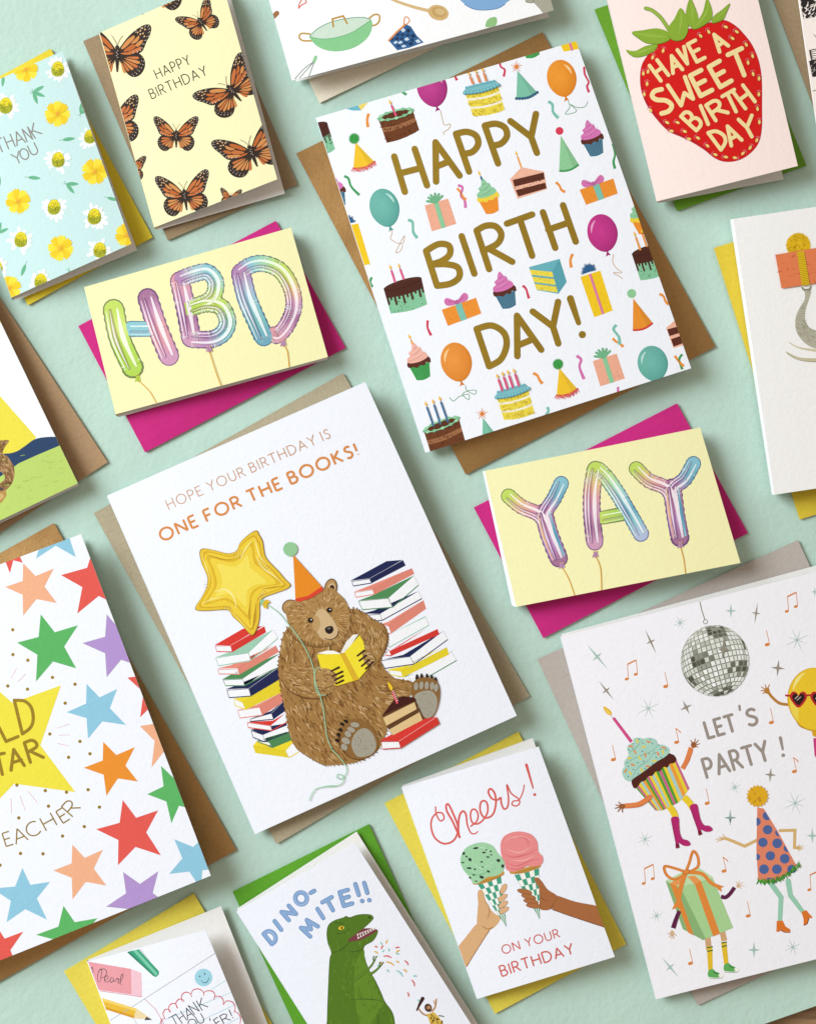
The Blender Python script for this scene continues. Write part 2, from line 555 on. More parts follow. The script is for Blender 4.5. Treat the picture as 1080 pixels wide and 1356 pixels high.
def text(pen, s, p0, p1, h, w, c, gap=.3, space=.55, cap='round', lean=0.0):
    """a line of capitals whose first letter starts at p0 and last ends at p1 on the baseline"""
    wid = 0
    for i, ch in enumerate(s):
        if ch == ' ': wid += space; continue
        wid += GL[ch][0]
        if i < len(s)-1 and s[i+1] != ' ': wid += gap
        elif i < len(s)-1: wid += gap*.6
    L = math.hypot(p1[0]-p0[0], p1[1]-p0[1]); k = L/wid
    ux, uy = (p1[0]-p0[0])/L, (p1[1]-p0[1])/L
    x = 0
    for i, ch in enumerate(s):
        if ch == ' ': x += space; continue
        W = GL[ch][0]
        a = (p0[0]+ux*x*k, p0[1]+uy*x*k); b = (a[0]+ux*max(W, .001)*k, a[1]+uy*max(W, .001)*k)
        glyph(pen, ch, a, b, h, w, c, cap, lean)
        x += W
        if i < len(s)-1: x += gap if s[i+1] != ' ' else gap*.6
# ---------------------------------------------------------------- the board and the table
def make_setting():
    # wood table under the board
    m, nt, b = base_mat('table_wood', 0.55, 0.4)
    tc = nt.nodes.new('ShaderNodeTexCoord'); tc.name = 'tc'
    mp = nt.nodes.new('ShaderNodeMapping'); mp.inputs['Scale'].default_value = (14, 190, 1)
    mp.inputs['Rotation'].default_value = (0, 0, math.radians(52))
    nt.links.new(tc.outputs['Object'], mp.inputs['Vector'])
    n = nt.nodes.new('ShaderNodeTexNoise'); n.inputs['Scale'].default_value = 1.6; n.inputs['Detail'].default_value = 6
    nt.links.new(mp.outputs[0], n.inputs['Vector'])
    cr = nt.nodes.new('ShaderNodeValToRGB')
    cr.color_ramp.elements[0].position = .36; cr.color_ramp.elements[0].color = rgb('4e3624')
    cr.color_ramp.elements[1].position = .66; cr.color_ramp.elements[1].color = rgb('a98661')
    nt.links.new(n.outputs[0], cr.inputs[0]); nt.links.new(cr.outputs[0], b.inputs['Base Color'])
    bump(nt, b, n.outputs[0], 0.0006, 0.6)
    X = 0.6
    o = mesh_obj('table_top', [(-X,-X,-.004),(X,-X,-.004),(X,X,-.004),(-X,X,-.004),(-X,-X,-.03),(X,-X,-.03),(X,X,-.03),(-X,X,-.03)],
        [(0,1,2,3),(4,7,6,5),(0,4,5,1),(1,5,6,2),(2,6,7,3),(3,7,4,0)], [m])
    props(o, kind='structure')
    # mint watercolour board
    m, nt, b = base_mat('mint_board', 0.85, 0.15)
    n1 = noise(nt, 420, 4, 0.6); n2 = noise(nt, 150, 2, 0.5); n3 = noise(nt, 14, 2, .5)
    h = mathn(nt, 'ADD', n1.outputs[0], mathn(nt, 'MULTIPLY', n2.outputs[0], 1.2))
    bump(nt, b, h, 0.0005, 0.42)
    tint(nt, b, rgb('bedacd'), n3.outputs[0], 0.955, 1.03)
    e0 = table(1013, 1356); e1 = table(1080, 1332.5)
    d = (e1 - e0).normalized(); up = Vector((-d.y, d.x, 0))
    L0 = e0 - d*0.62; L1 = e1 + d*0.14
    q = [L0 + up*0.62, L1 + up*0.62, L1, L0]
    vs = []
    for p in q: vs.append((p.x, p.y, 0))
    for p in q: vs.append((p.x, p.y, -0.0025))
    o = mesh_obj('mint_board', vs, [(3,2,1,0),(4,5,6,7),(3,7,6,2),(2,6,5,1),(1,5,4,0),(0,4,7,3)], [m])
    props(o, kind='structure')
make_setting()

mm = 0.001
# ---------------------------------------------------------------- envelopes
envelope('yellow envelope under the blue chamomile flower card, upper left', [(-98,154),(67,64),(202,314),(37,404)], 'e6cf3a')
envelope('kraft brown envelope under the butterfly card, top left', [(110,54),(282,-20),(394,244),(222,318)], 'a08a6c', 'kraft')
envelope('cream envelope under the card with pots and kitchen tools, top centre', [(327,-64),(657,-222),(753,-22),(423,136)], 'e9dfca')
envelope('large metallic gold envelope under the gold lettered happy birthday card', [(392,203),(718,42),(947,459),(616.5,628.5)], 'b08a58', 'metal')
envelope('leaf green envelope under the strawberry card, top right', [(787,12),(958,-48),(1067.5,219),(896.5,279)], '6aa02c')
envelope('kraft brown envelope cut off by the top right corner, beside the strawberry card', [(990,-91),(1190,-166),(1315,168),(1115,243)], 'a08a6c', 'kraft')
envelope('yellow envelope under the elephant card, right edge', [(945,328),(1195,250),(1308,610),(1058.5,688)], 'dcc23c')
envelope('magenta envelope under the HBD balloon card, left of centre', [(103.6,431.6),(365,292),(457.6,460.5),(192,599)], 'cb2a80')
envelope('magenta envelope under the YAY balloon card, right of centre', [(627,672),(896,534),(990,706),(719,845)], 'cb2a80')
envelope('kraft brown envelope under the card with navy hills and a furry tail, left edge', [(-352,560),(-30,349),(142.5,612),(-180,823)], 'b39370', 'kraft')
envelope('taupe envelope under the reading bear card', [(124,679.6),(454,494),(701,922),(366,1118)], 'b5a98e', 'kraft')
envelope('metallic gold envelope under the gold star teacher card, lower left', [(-308,904),(71.5,692.6),(313,1126),(-67,1337)], 'b08a58', 'metal')
envelope('yellow envelope under the thank you teacher card, bottom left', [(84.6,1286.6),(256.5,1183.4),(395,1415),(224,1518)], 'e6d553')
envelope('leaf green envelope under the dinosaur card, bottom centre', [(307.8,1181),(488.3,1091.7),(604,1342),(423,1431)], '5da02a')
envelope('yellow envelope under the ice cream card, bottom centre', [(509,1064),(686,969),(829,1250.7),(655,1343)], 'e6d553')
envelope('pale grey envelope under the party card, lower right', [(711,873),(1056,715),(1268,1174),(923,1332)], 'bcb3ab')

# ---------------------------------------------------------------- cards: front corners TL TR BR BL, heights TL TR BL, back corners
Z0 = 2.6*mm
def back_z(*a): return [x*mm for x in a]
cham = Card('pale blue thank you card scattered with chamomile and yellow flowers',
    [(-76,138),(82.7,67),(174,322.5),(15,394)], (3.2*mm, 9*mm, 4*mm),
    [(-74,140),(84.5,71),(181.5,331),(20,398)], back_z(2.7,2.7,2.7,2.7), 'c6e3e2')
bfly = Card('pale yellow card covered in orange monarch butterflies reading happy birthday',
    [(132,43),(293,-27),(367,237),(204,301)], (3.4*mm, 9*mm, 4*mm),
    [(134,46),(300,-24),(377,256),(209,304)], back_z(2.7,2.7,2.7,2.7), 'f5efbd')
kitch = Card('white card printed with a green pan, wooden spoon and checked oven mitt',
    [(340,-56),(686,-149),(733,13),(386.6,106.5)], (3.4*mm, 4*mm, 9*mm),
    [(342,-54),(684,-145),(727,22),(392,108)], back_z(2.7,2.7,2.7,2.7), fold='top')
happy = Card('large white card with gold HAPPY BIRTHDAY lettering among cakes, balloons and party hats',
    [(418.4,155.5),(762.5,54),(914.8,487.5),(563.5,599.6)], (3.4*mm, 7.5*mm, 5*mm),
    [(421,157),(757,56),(906,484),(564,594)], back_z(2.7,2.7,2.7,2.7), 'f1f4fb')
straw = Card('pale pink card with a big red strawberry reading have a sweet birthday',
    [(789,-64),(977,-111),(1056,219.4),(869,266.5)], (3.2*mm, 7*mm, 7*mm),
    [(788,-63),(962,-105),(1037,237),(874,268)], back_z(2.7,2.7,2.7,2.7), 'f7e4de')
zebra = Card('cream card with black ink animal drawings cut off by the top right corner',
    [(1043.5,-100),(1260,-131),(1307,189),(1090,220)], (3.2*mm, 5*mm, 4*mm),
    [(1044,-98),(1258,-129),(1304,187),(1089,218)], back_z(2.7,2.7,2.7,2.7), 'f4e9e2')
eleph = Card('white card with a grey elephant trunk lifting an orange present, right edge',
    [(971,289.5),(1240,250),(1294,615),(1025.5,655)], (9.5*mm, 9*mm, 8.5*mm),
    [(966.5,290.5),(1236,251),(1288,613),(1021.5,654)], back_z(2.7,2.7,2.7,2.7), 'f3f2f1')
hbd = Card('small pale yellow card with foil balloon letters HBD',
    [(112.3,379.7),(385,301),(434,472.5),(153,548.5)], (3.4*mm, 6.5*mm, 4.8*mm),
    [(114,382),(383,304),(434,475.5),(158,552)], back_z(2.7,2.7,2.7,2.7), 'f4f0b8')
yay = Card('small pale yellow card with foil balloon letters YAY',
    [(641.5,623.5),(926.6,566),(980,745.5),(683.5,803.7)], (3.6*mm, 7*mm, 6.5*mm),
    [(640,625),(921,569),(973,741),(677,800)], back_z(2.7,2.7,2.7,2.7), 'f4f0b8', foldcol='f1f4fa')
moon = Card('card with a yellow night beam, navy hills and a furry tail at the left edge',
    [(-290,443),(-47,327),(103,640),(-140,756)], (3.2*mm, 7*mm, 4*mm),
    [(-288,445),(-45,330),(104,643),(-138,760)], back_z(2.7,2.7,2.7,2.7), 'f4f5f6')
bear = Card('large white card with a brown bear reading a yellow book between book stacks',
    [(142.4,656),(483.5,505.5),(684,948),(337.5,1105)], (3.4*mm, 9*mm, 4.4*mm),
    [(144,657),(479,508),(679,944),(339,1100)], back_z(2.7,2.7,2.7,2.7), 'f0f3fc')
stars = Card('white card with colourful stars and gold lettering for a gold star teacher',
    [(-293,857),(107.3,707.2),(279,1160),(-131,1325)], (3.4*mm, 11*mm, 4.4*mm),
    [(-290,860),(108,712),(277,1157),(-128,1322)], back_z(2.7,2.7,2.7,2.7), 'f0f3fc')
teach = Card('notebook style card with an eraser, pencil and scalloped thank you teacher note',
    [(116.5,1273.6),(272,1232),(360,1446),(202,1503)], (4*mm, 11*mm, 5*mm),
    [(116.5,1271.5),(292.6,1200.4),(378,1417),(203,1500)], back_z(2.8,2.8,2.7,2.7), 'f0f3fc')
dino = Card('white card with a green dinosaur and blue lettering DINO-MITE',
    [(313.3,1207),(469.7,1116.7),(630,1367),(473,1458)], (3.6*mm, 8*mm, 4.4*mm),
    [(313.5,1204),(472,1101.7),(641,1370),(474,1460)], back_z(2.7,2.7,2.7,2.7), 'eff2fc')
cheers = Card('white card with two hands clinking ice cream cones under the red word Cheers',
    [(532,1042.7),(713,989),(813.7,1267.5),(631.5,1323.3)], (3.4*mm, 8.5*mm, 4.6*mm),
    [(532.5,1040.5),(705,977.5),(806,1262),(633,1319)], back_z(2.7,2.7,2.7,2.7), 'f0f3fc')
party = Card("large white card with a disco ball and dancing figures around LET'S PARTY",
    [(742.5,843),(1113,749),(1238,1231),(868.4,1323.8)], (3.4*mm, 9*mm, 4.6*mm),
    [(742.8,840),(1106,742),(1231,1226),(870,1319)], back_z(2.7,2.7,2.7,2.7), 'f3f2f8')
# ================================================================ PRINT
rnd = random.Random(7)
A0 = -16.5      # tilt of the big card's print

# ---------------------------------------------------------------- shared little motifs
def squiggle(card, pts, c, w=3.2, name='printed_streamer', base=20e-6, n=6):
    p = Pen(card, name, base=base); p.line(pts, w, c, smooth=True, cap='butt', taper=(1, .8, 1.1)); p.done()
def balloon(card, cx, cy, rx, ry, rot, c, dark, light, string=None, sc='b9963c', flip=False):
    p = Pen(card, 'printed_balloon'); q = p.at(cx, cy, rot)
    if string: p.line(string, .9, sc, smooth=True, cap='butt')
    pts = []
    for i in range(44):
        a = 2*math.pi*i/44; x, y = math.cos(a), math.sin(a)
        k = 1 - .12*max(0, y)**2
        pts.append((rx*x*k, ry*y*(1 + .03*max(0, y))))
    q.poly([(0, ry*.98), (-3.5, ry+7), (0, ry+5.5), (3.5, ry+6.5)], dark)
    def g(x, y): return mixc(c, dark, max(0, min(1, (math.hypot((x+rx*.25)/rx, (y+ry*.2)/ry)-.55)*1.0)))
    q.grad(pts, g)
    q.line(arc(0, 0, rx*.93, ry*.95, -30, 100), 1.2, dark, taper=(.2, 1.6, .2), cap='butt')
    q.line(arc(0, -ry*.02, rx*.72, ry*.76, 190 if not flip else -60, 245 if not flip else -10, 8), rx*.17, light, taper=(.3, 1, .4))
    q.line([(0, ry*.99), (0, ry+2)], 2.2, dark)
    p.done()
def candle(p, x0, y0, x1, y1, c, w=2.6, flame=True, wick=True):
    """from the foot (x0, y0) to the top (x1, y1)"""
    p.line([(x0, y0), (x1, y1)], w, c, cap='butt')
    p.line([(x0+w*.25, y0), (x1+w*.25, y1)], w*.25, mixc(c, 'ffffff', .3), cap='butt')
    d = math.hypot(x1-x0, y1-y0); ux, uy = (x1-x0)/d, (y1-y0)/d
    p.line([(x1, y1), (x1+ux*w*.9, y1+uy*w*.9)], w*.25, '5b4030', cap='butt')
    fx, fy = x1+ux*w*.7, y1+uy*w*.7
    nx, ny = -uy, ux; L = w*2.4; W = w*.62
    p.blob([(fx, fy), (fx+nx*W+ux*L*.3, fy+ny*W+uy*L*.3), (fx+nx*W*.3+ux*L*.75, fy+ny*W*.3+uy*L*.75), (fx+ux*L*1.05, fy+uy*L*1.05),
            (fx-nx*W*.5+ux*L*.65, fy-ny*W*.5+uy*L*.65), (fx-nx*W+ux*L*.3, fy-ny*W+uy*L*.3)], 'f2b632', 3)
    p.ell(fx+ux*L*.3, fy+uy*L*.3, W*.45, W*.45, 'f7dc6a', n=7)
def quadpt(Q, u, v):
    (ax, ay), (bx, by), (cx, cy), (dx, dy) = Q
    return ((ax*(1-u)+bx*u)*(1-v)+(dx*(1-u)+cx*u)*v, (ay*(1-u)+by*u)*(1-v)+(dy*(1-u)+cy*u)*v)
def band(p, Q, v0, v1, c, u0=0, u1=1, sag=0.0, n=8, wob=0.0):
    """strip across a quad; sag bends it downward like the front of a round cake"""
    t = []; b = []
    for i in range(n+1):
        u = u0+(u1-u0)*i/n; s = sag*math.sin(math.pi*u); w1 = wob*rnd.uniform(-1, 1); w2 = wob*rnd.uniform(-1, 1)
        t.append(quadpt(Q, u, v0+s+w1)); b.append(quadpt(Q, u, v1+s+w2))
    p.poly(t + b[::-1], c)
def pom(p, x, y, r, c, dark=None, n=26, spiky=.22):
    pts = []
    for i in range(n*2):
        a = math.pi*i/n; k = 1+spiky if i % 2 else 1-spiky*.6
        pts.append((x+r*k*math.cos(a), y+r*k*math.sin(a)))
    p.poly(pts, c)
    if dark:
        for i in range(12):
            a = rnd.uniform(0, 6.28); d = r*.7*rnd.random()
            p.line([(x+d*math.cos(a), y+d*math.sin(a)), (x+(d+r*.3)*math.cos(a), y+(d+r*.3)*math.sin(a))], r*.07, dark, cap='butt')
def hat(card, apex, bl, br, c, pomc, trim, kind='fringe', pomkind='fur', pomr=6.5, pomat=None):
    p = Pen(card, 'printed_party_hat')
    n = 10; base = []
    mx, my = (bl[0]+br[0])/2, (bl[1]+br[1])/2
    dx, dy = mx-apex[0], my-apex[1]; L = math.hypot(dx, dy); ux, uy = dx/L, dy/L
    for i in range(n+1):
        t = i/n; s = math.sin(math.pi*t)*3.2
        base.append((bl[0]+(br[0]-bl[0])*t + ux*s, bl[1]+(br[1]-bl[1])*t + uy*s))
    p.poly([apex]+base[::-1], c)
    p.poly([apex, base[-1], base[-2], base[-4]], mixc(c, '000000', .06))
    if kind == 'fringe':
        for i in range(17):
            t = i/16; k = t*n; j = min(int(k), n-1); f = k-j
            x = base[j][0]+(base[j+1][0]-base[j][0])*f; y = base[j][1]+(base[j+1][1]-base[j][1])*f
            a = rnd.uniform(-.35, .35)
            vx, vy = ux*math.cos(a)-uy*math.sin(a), ux*math.sin(a)+uy*math.cos(a)
            p.line([(x-vx*2.6, y-vy*2.6), (x+vx*4.2, y+vy*4.2)], 2.0, trim, taper=(1, .2), cap='butt')
            p.line([(x-uy*1.8-ux, y+ux*1.8-uy), (x+vx*2-uy*2.2, y+vy*2+ux*2.2)], 1.2, mixc(trim, 'ffffff', .12), cap='butt')
    elif kind == 'dots':
        for i in range(9):
            t = i/8*n; j = min(int(t), n-1); f = t-j
            p.ell(base[j][0]+(base[j+1][0]-base[j][0])*f, base[j][1]+(base[j+1][1]-base[j][1])*f, 2.1, 2.1, trim)
    else:
        p.line(base, 2.6, trim, cap='butt')
    px_, py_ = pomat or (apex[0]-ux*pomr*.8, apex[1]-uy*pomr*.8)
    if pomkind == 'fur': pom(p, px_, py_, pomr, pomc, mixc(pomc, '000000', .25))
    elif pomkind == 'ball': p.ell(px_, py_, pomr, pomr, pomc)
    else:
        for i in range(10):
            a = 2*math.pi*i/10+.3; r = pomr*(1 if i % 2 else .72)
            p.line([(px_, py_), (px_+r*math.cos(a), py_+r*math.sin(a))], 1.5, pomc, taper=(1, .3))
    p.done()
def streaks(p, Q, c, n, w, u=(0, 1), v=(0, 1), l=(.0, .06)):
    for i in range(n):
        a, b = rnd.uniform(*u), rnd.uniform(*v)
        p.line([quadpt(Q, a, b), quadpt(Q, a+rnd.uniform(-l[1], l[1]), b+rnd.uniform(-l[1], l[1]))], w, c, cap='butt')
def cupcake(card, x, y, rot, icing, band_c, wrap, sc=1.0, candle_c=None, stripes=True):
    """x, y = middle of the joint between the icing and the paper case"""
    p = Pen(card, 'printed_cupcake'); q = p.at(x, y, rot, sc)
    if candle_c: candle(q, 0, -20, -1.5, -34, candle_c, 3)
    Q = [(-14, 0), (14, 0), (9.5, 20), (-9.5, 20)]
    band(q, Q, 0, 1, wrap, sag=.10)
    if stripes:
        for i in range(1, 10):
            u = i/10; q.line([quadpt(Q, u, .05), quadpt(Q, u, 1.0)], .8, mixc(wrap, '000000', .22), cap='butt')
            q.line([quadpt(Q, u+.03, .1), quadpt(Q, u+.03, 1.0)], .5, mixc(wrap, 'ffffff', .3), cap='butt')
    q.blob([(-15, 1), (-16, -4), (-12, -8), (0, -9), (12, -8), (16, -4), (15, 2), (10, 0), (6, 3.4), (1, 1.6), (-4, 4), (-9, 1.6)], band_c)
    q.blob([(-13, -5), (-14, -11), (-9, -14), (-10, -18), (-5, -21), (-3, -26), (1, -30), (4, -24), (8, -20), (9, -15), (13, -12), (13, -6), (0, -3)], icing)
    d = mixc(icing, '402040', .18); l = mixc(icing, 'ffffff', .3)
    for s in ([(-13, -8), (-4, -8), (6, -11), (12, -14)], [(-9, -15), (-2, -15), (5, -18), (8, -21)], [(-4, -22), (0, -22), (4, -25)]):
        q.line(s, 1.1, d, smooth=True, taper=(.3, 1, .3)); q.line([(a, b-2.2) for a, b in s], .9, l, smooth=True, taper=(.2, 1, .2))
    p.done()
def gift(card, Q, box, ribbon, bow=None, bowkind='loops', at=None, sc=1.0, u=.48, wv=.09):
    p = Pen(card, 'printed_gift')
    p.poly(Q, box); streaks(p, Q, mixc(box, '000000', .06), 26, .6)
    p.poly([quadpt(Q, u-wv, 0), quadpt(Q, u+wv, 0), quadpt(Q, u+wv, 1), quadpt(Q, u-wv, 1)], ribbon)
    x, y = at or quadpt(Q, u, 0)
    q = p.at(x, y, A0, sc)
    if bowkind == 'loops':
        for a in (-155, -130, -108, -80, -55, -30):
            r = math.radians(a)
            q.line([(0, 1), (7*math.cos(r), 8*math.sin(r)), (12*math.cos(r), 12*math.sin(r))], 3.0, bow, taper=(.4, 1.2, 1))
    elif bowkind == 'bow':
        for s in (-1, 1):
            q.blob([(0, -2), (s*6, -8), (s*13, -12), (s*17, -8), (s*15, -2), (s*7, 0)], bow)
            q.line([(s*3, -3), (s*11, -7)], 1.0, mixc(bow, '000000', .2))
        q.blob([(-3, -5), (3, -5), (3.4, 0), (-3.4, 0)], mixc(bow, '000000', .12))
    else:
        for i in range(21):
            a = math.radians(-190 + 200*i/20); r = 12+rnd.uniform(-1.5, 1.5)
            q.line([(0, -2), (r*math.cos(a), -2+r*.95*math.sin(a))], 2.4, bow, taper=(1.4, .3))
    p.done()
def cake_round(card, Q, layers, icing, kind, candles, cc, topc=None):
    """round cake: Q = front face; candles = [(foot, top)]"""
    p = Pen(card, 'printed_cake')
    TL, TR = Q[0], Q[1]
    mx, my = (TL[0]+TR[0])/2, (TL[1]+TR[1])/2
    W = math.hypot(TR[0]-TL[0], TR[1]-TL[1]); ang = math.degrees(math.atan2(TR[1]-TL[1], TR[0]-TL[0]))
    for v0, v1, c in layers: band(p, Q, v0, v1, c, sag=.07, n=10, wob=.006)
    return p, mx, my, W, ang
def yellow_cake(card, Q, candles, cc):
    p, mx, my, W, ang = cake_round(card, Q, [(0, 1, 'f0eddc'), (.02, .28, 'ecd84a'), (.36, .62, 'ecd84a'), (.70, 1.0, 'ecd84a')], None, None, candles, cc)
    streaks(p, Q, 'd3b93a', 70, .6, v=(.05, .3)); streaks(p, Q, 'd3b93a', 60, .6, v=(.42, .66)); streaks(p, Q, 'd3b93a', 60, .6, v=(.77, 1.02))
    q = p.at(mx, my, ang)
    q.ell(0, -1, W/2+.5, 4.8, '7cbcc4')
    for i in range(11):
        x = -W/2+W*i/10; q.ell(x, 1.5+2.6*math.sin(math.pi*i/10), 3, 2.6, '5fa6b4', n=12)
        q.ell(x-.5, .8+2.6*math.sin(math.pi*i/10), 1.6, 1.1, '8fcdd2', n=8)
    for i in range(9):
        q.ell(-W/2+4+(W-8)*i/8, -4.6, 2.4, 1.8, '6cb0bd', n=10)
    for f, t in candles: candle(p, f[0], f[1], t[0], t[1], cc)
    p.done()
def choc_cake(card, Q, candles, cc, stripe='9c6844'):
    p, mx, my, W, ang = cake_round(card, Q, [(0, 1, '6b3a1c'), (.38, .56, stripe)], None, None, candles, cc)
    streaks(p, Q, '7d4826', 60, .7, v=(.1, 1.0)); streaks(p, Q, '542b12', 50, .6, v=(.1, 1.0))
    q = p.at(mx, my, ang)
    q.ell(0, 0, W/2+.5, 6, '8cc79b'); q.ell(0, .3, W/2-3, 4, '5a3018')
    for i in range(12):
        a = math.pi*2*i/12; q.ell((W/2-1.2)*math.cos(a), 5*math.sin(a), 3, 2, '9ad3a6' if i % 2 else '7dbb90', n=10)
    for f, t in candles: candle(p, f[0], f[1], t[0], t[1], cc)
    p.done()
def drip_cake(card, Q, candles, cc):
    p, mx, my, W, ang = cake_round(card, Q, [(0, 1, '84c29a')], None, None, candles, cc)
    streaks(p, Q, '2f5a43', 45, .8, v=(.35, 1.03), l=(.02, .03))
    band(p, Q, 0, .36, '4a2318', sag=.07)
    for u, l in ((.03, .62), (.12, .45), (.22, .7), (.33, .5), (.44, .72), (.55, .52), (.66, .66), (.77, .46), (.88, .64), (.97, .5)):
        p.line([quadpt(Q, u, .3), quadpt(Q, u, l)], W*.05, '4a2318')
    q = p.at(mx, my, ang); q.ell(0, 0, W/2+.3, 5.4, '3c1a11'); q.ell(0, 0, W/2-2, 4.2, '5b2d1f'); q.ell(0, .4, W/2-3, 3.5, '4a2318')
    for f, t in candles: candle(p, f[0], f[1], t[0], t[1], cc)
    p.done()

# ---------------------------------------------------------------- large HAPPY BIRTHDAY card
def art_happy():
    C = happy
    RED, ORG, TEAL, PNK, GRN = 'cf3f5b', 'e8923b', '7cc0ad', 'd372ae', '3f9a57'
    z = 3.989
    def Z(ox, oy, *pts): return [(ox+x/z, oy+y/z) for x, y in pts]
    # streamers
    for pts, c, w in [
        ([(455.5,233),(461,236),(465,247),(475.6,258)], GRN, 3.4), ([(488,150),(486,158),(487,168)], ORG, 4),
        ([(600,95),(602,100),(604.7,106)], RED, 3.4), ([(660,79),(663,88),(668,92),(666.6,101)], RED, 3),
        ([(773,88),(774,98),(779,108),(777,114),(779.5,122)], RED, 3), ([(725.6,134),(731,138),(732,148),(739,156)], TEAL, 4),
        ([(735.6,241),(740,245),(743,251),(748,254)], ORG, 3.6), ([(605,249),(610,255),(613,261),(617,264)], ORG, 3.4),
        ([(606,245),(612,248),(610,259),(615,265),(616,275)], PNK, 3.6), ([(540,291),(546,294),(547,307),(552.5,315)], TEAL, 4),
        ([(492,367),(490,373),(493,380)], GRN, 3.4), ([(691.7,378),(696,382),(698,388),(700,395)], RED, 3.4),
        ([(758,336),(755,344),(756,354)], ORG, 4), ([(566,424),(566,434),(570.6,444)], RED, 3.4),
        ([(705.5,494),(711,497),(714,503),(718,508)], ORG, 4), ([(763,471),(769,476),(767,486),(773,502)], PNK, 4),
        ([(724,539),(726,543),(723,550)], TEAL, 4), ([(811,448),(815,452),(819,454),(825,459)], ORG, 3.6),
        ([(816,430),(812,436),(819,446),(820,456)], TEAL, 4), ([(872.7,389),(878,392),(881,399),(885,403)], ORG, 3.6),
        ([(811,190),(814,203),(812,214),(814,223)], GRN, 3.4), ([(893,471),(899,479),(905,485)], ORG, 3.6),
        ([(903,469),(899,476),(903,489)], GRN, 3.4), ([(818,512),(818,519)], PNK, 3), ([(532,82),(536,85)], ORG, 3),
        ([(528,116),(532,121),(538,125)], GRN, 3.4)]:
        squiggle(C, pts, c, w)
    # balloons
    balloon(C, 509, 274.6, 19.5, 25.5, -16, '72b9ac', '4f9990', 'b9ddd6', [(516,301),(519,308),(517,316),(527,322),(534,321),(535,312),(529,323),(524,334),(530,332),(533,324)], 'c79a68', flip=True)
    balloon(C, 572, 116, 20, 25, -14, 'c1408f', '96246c', 'e79cc9', [(583,146),(585,155),(588,165),(596,164),(594,170),(587,175),(588,178)], flip=True)
    balloon(C, 743.5, 103, 19.5, 24.5, -12, 'ee9b33', 'd67c1b', 'f8cf94', [(752,133),(754,142),(748,150),(756,150),(763,146),(755,138),(764,142),(774,141),(778,134)], '5d9a6a', flip=True)
    balloon(C, 797.5, 308, 20, 25, -14, 'c8398b', '9e2470', 'e79cc9', [(812,336),(811,347),(816,355),(823,361),(812,361),(820,366),(824,369)], 'c79a68')
    balloon(C, 604, 479, 20.5, 26, -14, 'ea9640', 'd27a22', 'f8cf94', [(616,510),(618,517),(628,522),(630,517),(621,517),(612,522),(620,529),(620,522),(608,525),(600,531),(595,526)], '5d9a6a')
    balloon(C, 864, 481, 20, 23.5, -14, '72b9ac', '4f9990', 'b9ddd6')
    # cakes
    choc_cake(C, [(500.7,157),(546,145),(555,172),(512,189)], [((524,153),(518,139))], 'dd3f78')
    yellow_cake(C, [(615,121),(658.5,110.5),(668,145),(626,153.5)], [((626,111),(622,101)),((635,109),(631,98)),((643.5,107),(640,96))], 'e07a33')
    yellow_cake(C, [(657,524.5),(698.5,513),(707.5,547),(667,556)], [((665,518),(659.5,502)),((672,516),(666.5,499)),((679,514),(673.5,497)),((687,511.5),(681.5,495))], 'd5346b')
    drip_cake(C, [(508,383),(557.5,368),(565.5,403),(517,415)], [((523,374),(518,358)),((534.5,370),(529.5,356))], 'dd3f78')
    drip_cake(C, [(836.5,337),(876,325),(885,360),(847.6,371)], [((847.5,331),(841.5,314)),((856,326.5),(850.5,310))], 'e8923b')
    drip_cake(C, [(408,172),(433,163),(443.5,197),(420,205)], [], RED)
    choc_cake(C, [(561,571),(607,553),(616,585),(571,603)], [((574,564.5),(565,539)),((583,562),(574.5,536)),((593,559),(583.5,532))], '2c5f8c')
    # slices
    p = Pen(C, 'printed_cake_slice')
    candle(p, 690.5, 222.5, 685, 207, 'eda04b', 2.6)
    p.poly([(675,237),(690,221),(720,227),(724,250),(685,263)], 'edb59b')
    p.poly([(678.5,238),(719.5,228),(721,237),(681,247)], '5a2a1c'); p.poly([(682.5,251.5),(721.5,241.5),(723.5,249),(686,260)], '5a2a1c')
    streaks(p, [(679,239),(719,229),(723,248),(686,259)], '6b3625', 40, .6); p.done()
    p = Pen(C, 'printed_cake_slice')
    p.poly([(700,353.5),(740.6,342.5),(750,373),(739,389),(710.5,384)], '68b0bb')
    p.poly([(740.6,342.5),(750,373),(739,389),(731,358)], '57a0ad')
    for a, b in ((.03, .27), (.36, .62), (.7, .97)):
        band(p, [(700.5,356),(730.5,359),(738.5,388),(710.5,384)], a, b, 'ecd84a')
    streaks(p, [(702,357),(730,360),(738,388),(710.5,384)], 'd3b93a', 60, .6)
    for v in (.31, .66): band(p, [(700.5,356),(730.5,359),(738.5,388),(710.5,384)], v-.03, v+.03, '68b0bb')
    p.done()
    p = Pen(C, 'printed_cake_slice')
    p.poly([(881.5,434),(893,424),(925,425),(925,450),(891.5,461)], 'edb59b')
    p.poly([(883,436),(905,430),(908,438),(886,445)], '5a2a1c'); p.poly([(888,449),(908,442),(910,452),(891.5,459)], '5a2a1c'); p.done()
    p = Pen(C, 'printed_cake_slice')
    p.poly([(457,141),(472,136),(478,146),(467,146),(459,144)], '6fb4c6'); p.poly([(472,136),(494,127),(478,146)], 'ecd469'); p.done()
    # hats
    hat(C, (470.5,188), (467.5,224), (496.5,215), 'f0c32c', '3a9c46', 'd95555')
    hat(C, (684.7,93), (683.5,130), (711,122), '7cc0a5', 'e2822e', '2f5f7d', 'dots', 'star', 8, (683.5,88))
    hat(C, (742,179), (740,226), (766,217.5), '8fc997', 'd83c55', '3f9a57', 'line', 'ball', 5.2, (740.5,173))
    hat(C, (740,487), (736.5,525), (765,516), 'f0c32c', '3a9c46', 'd2474a')
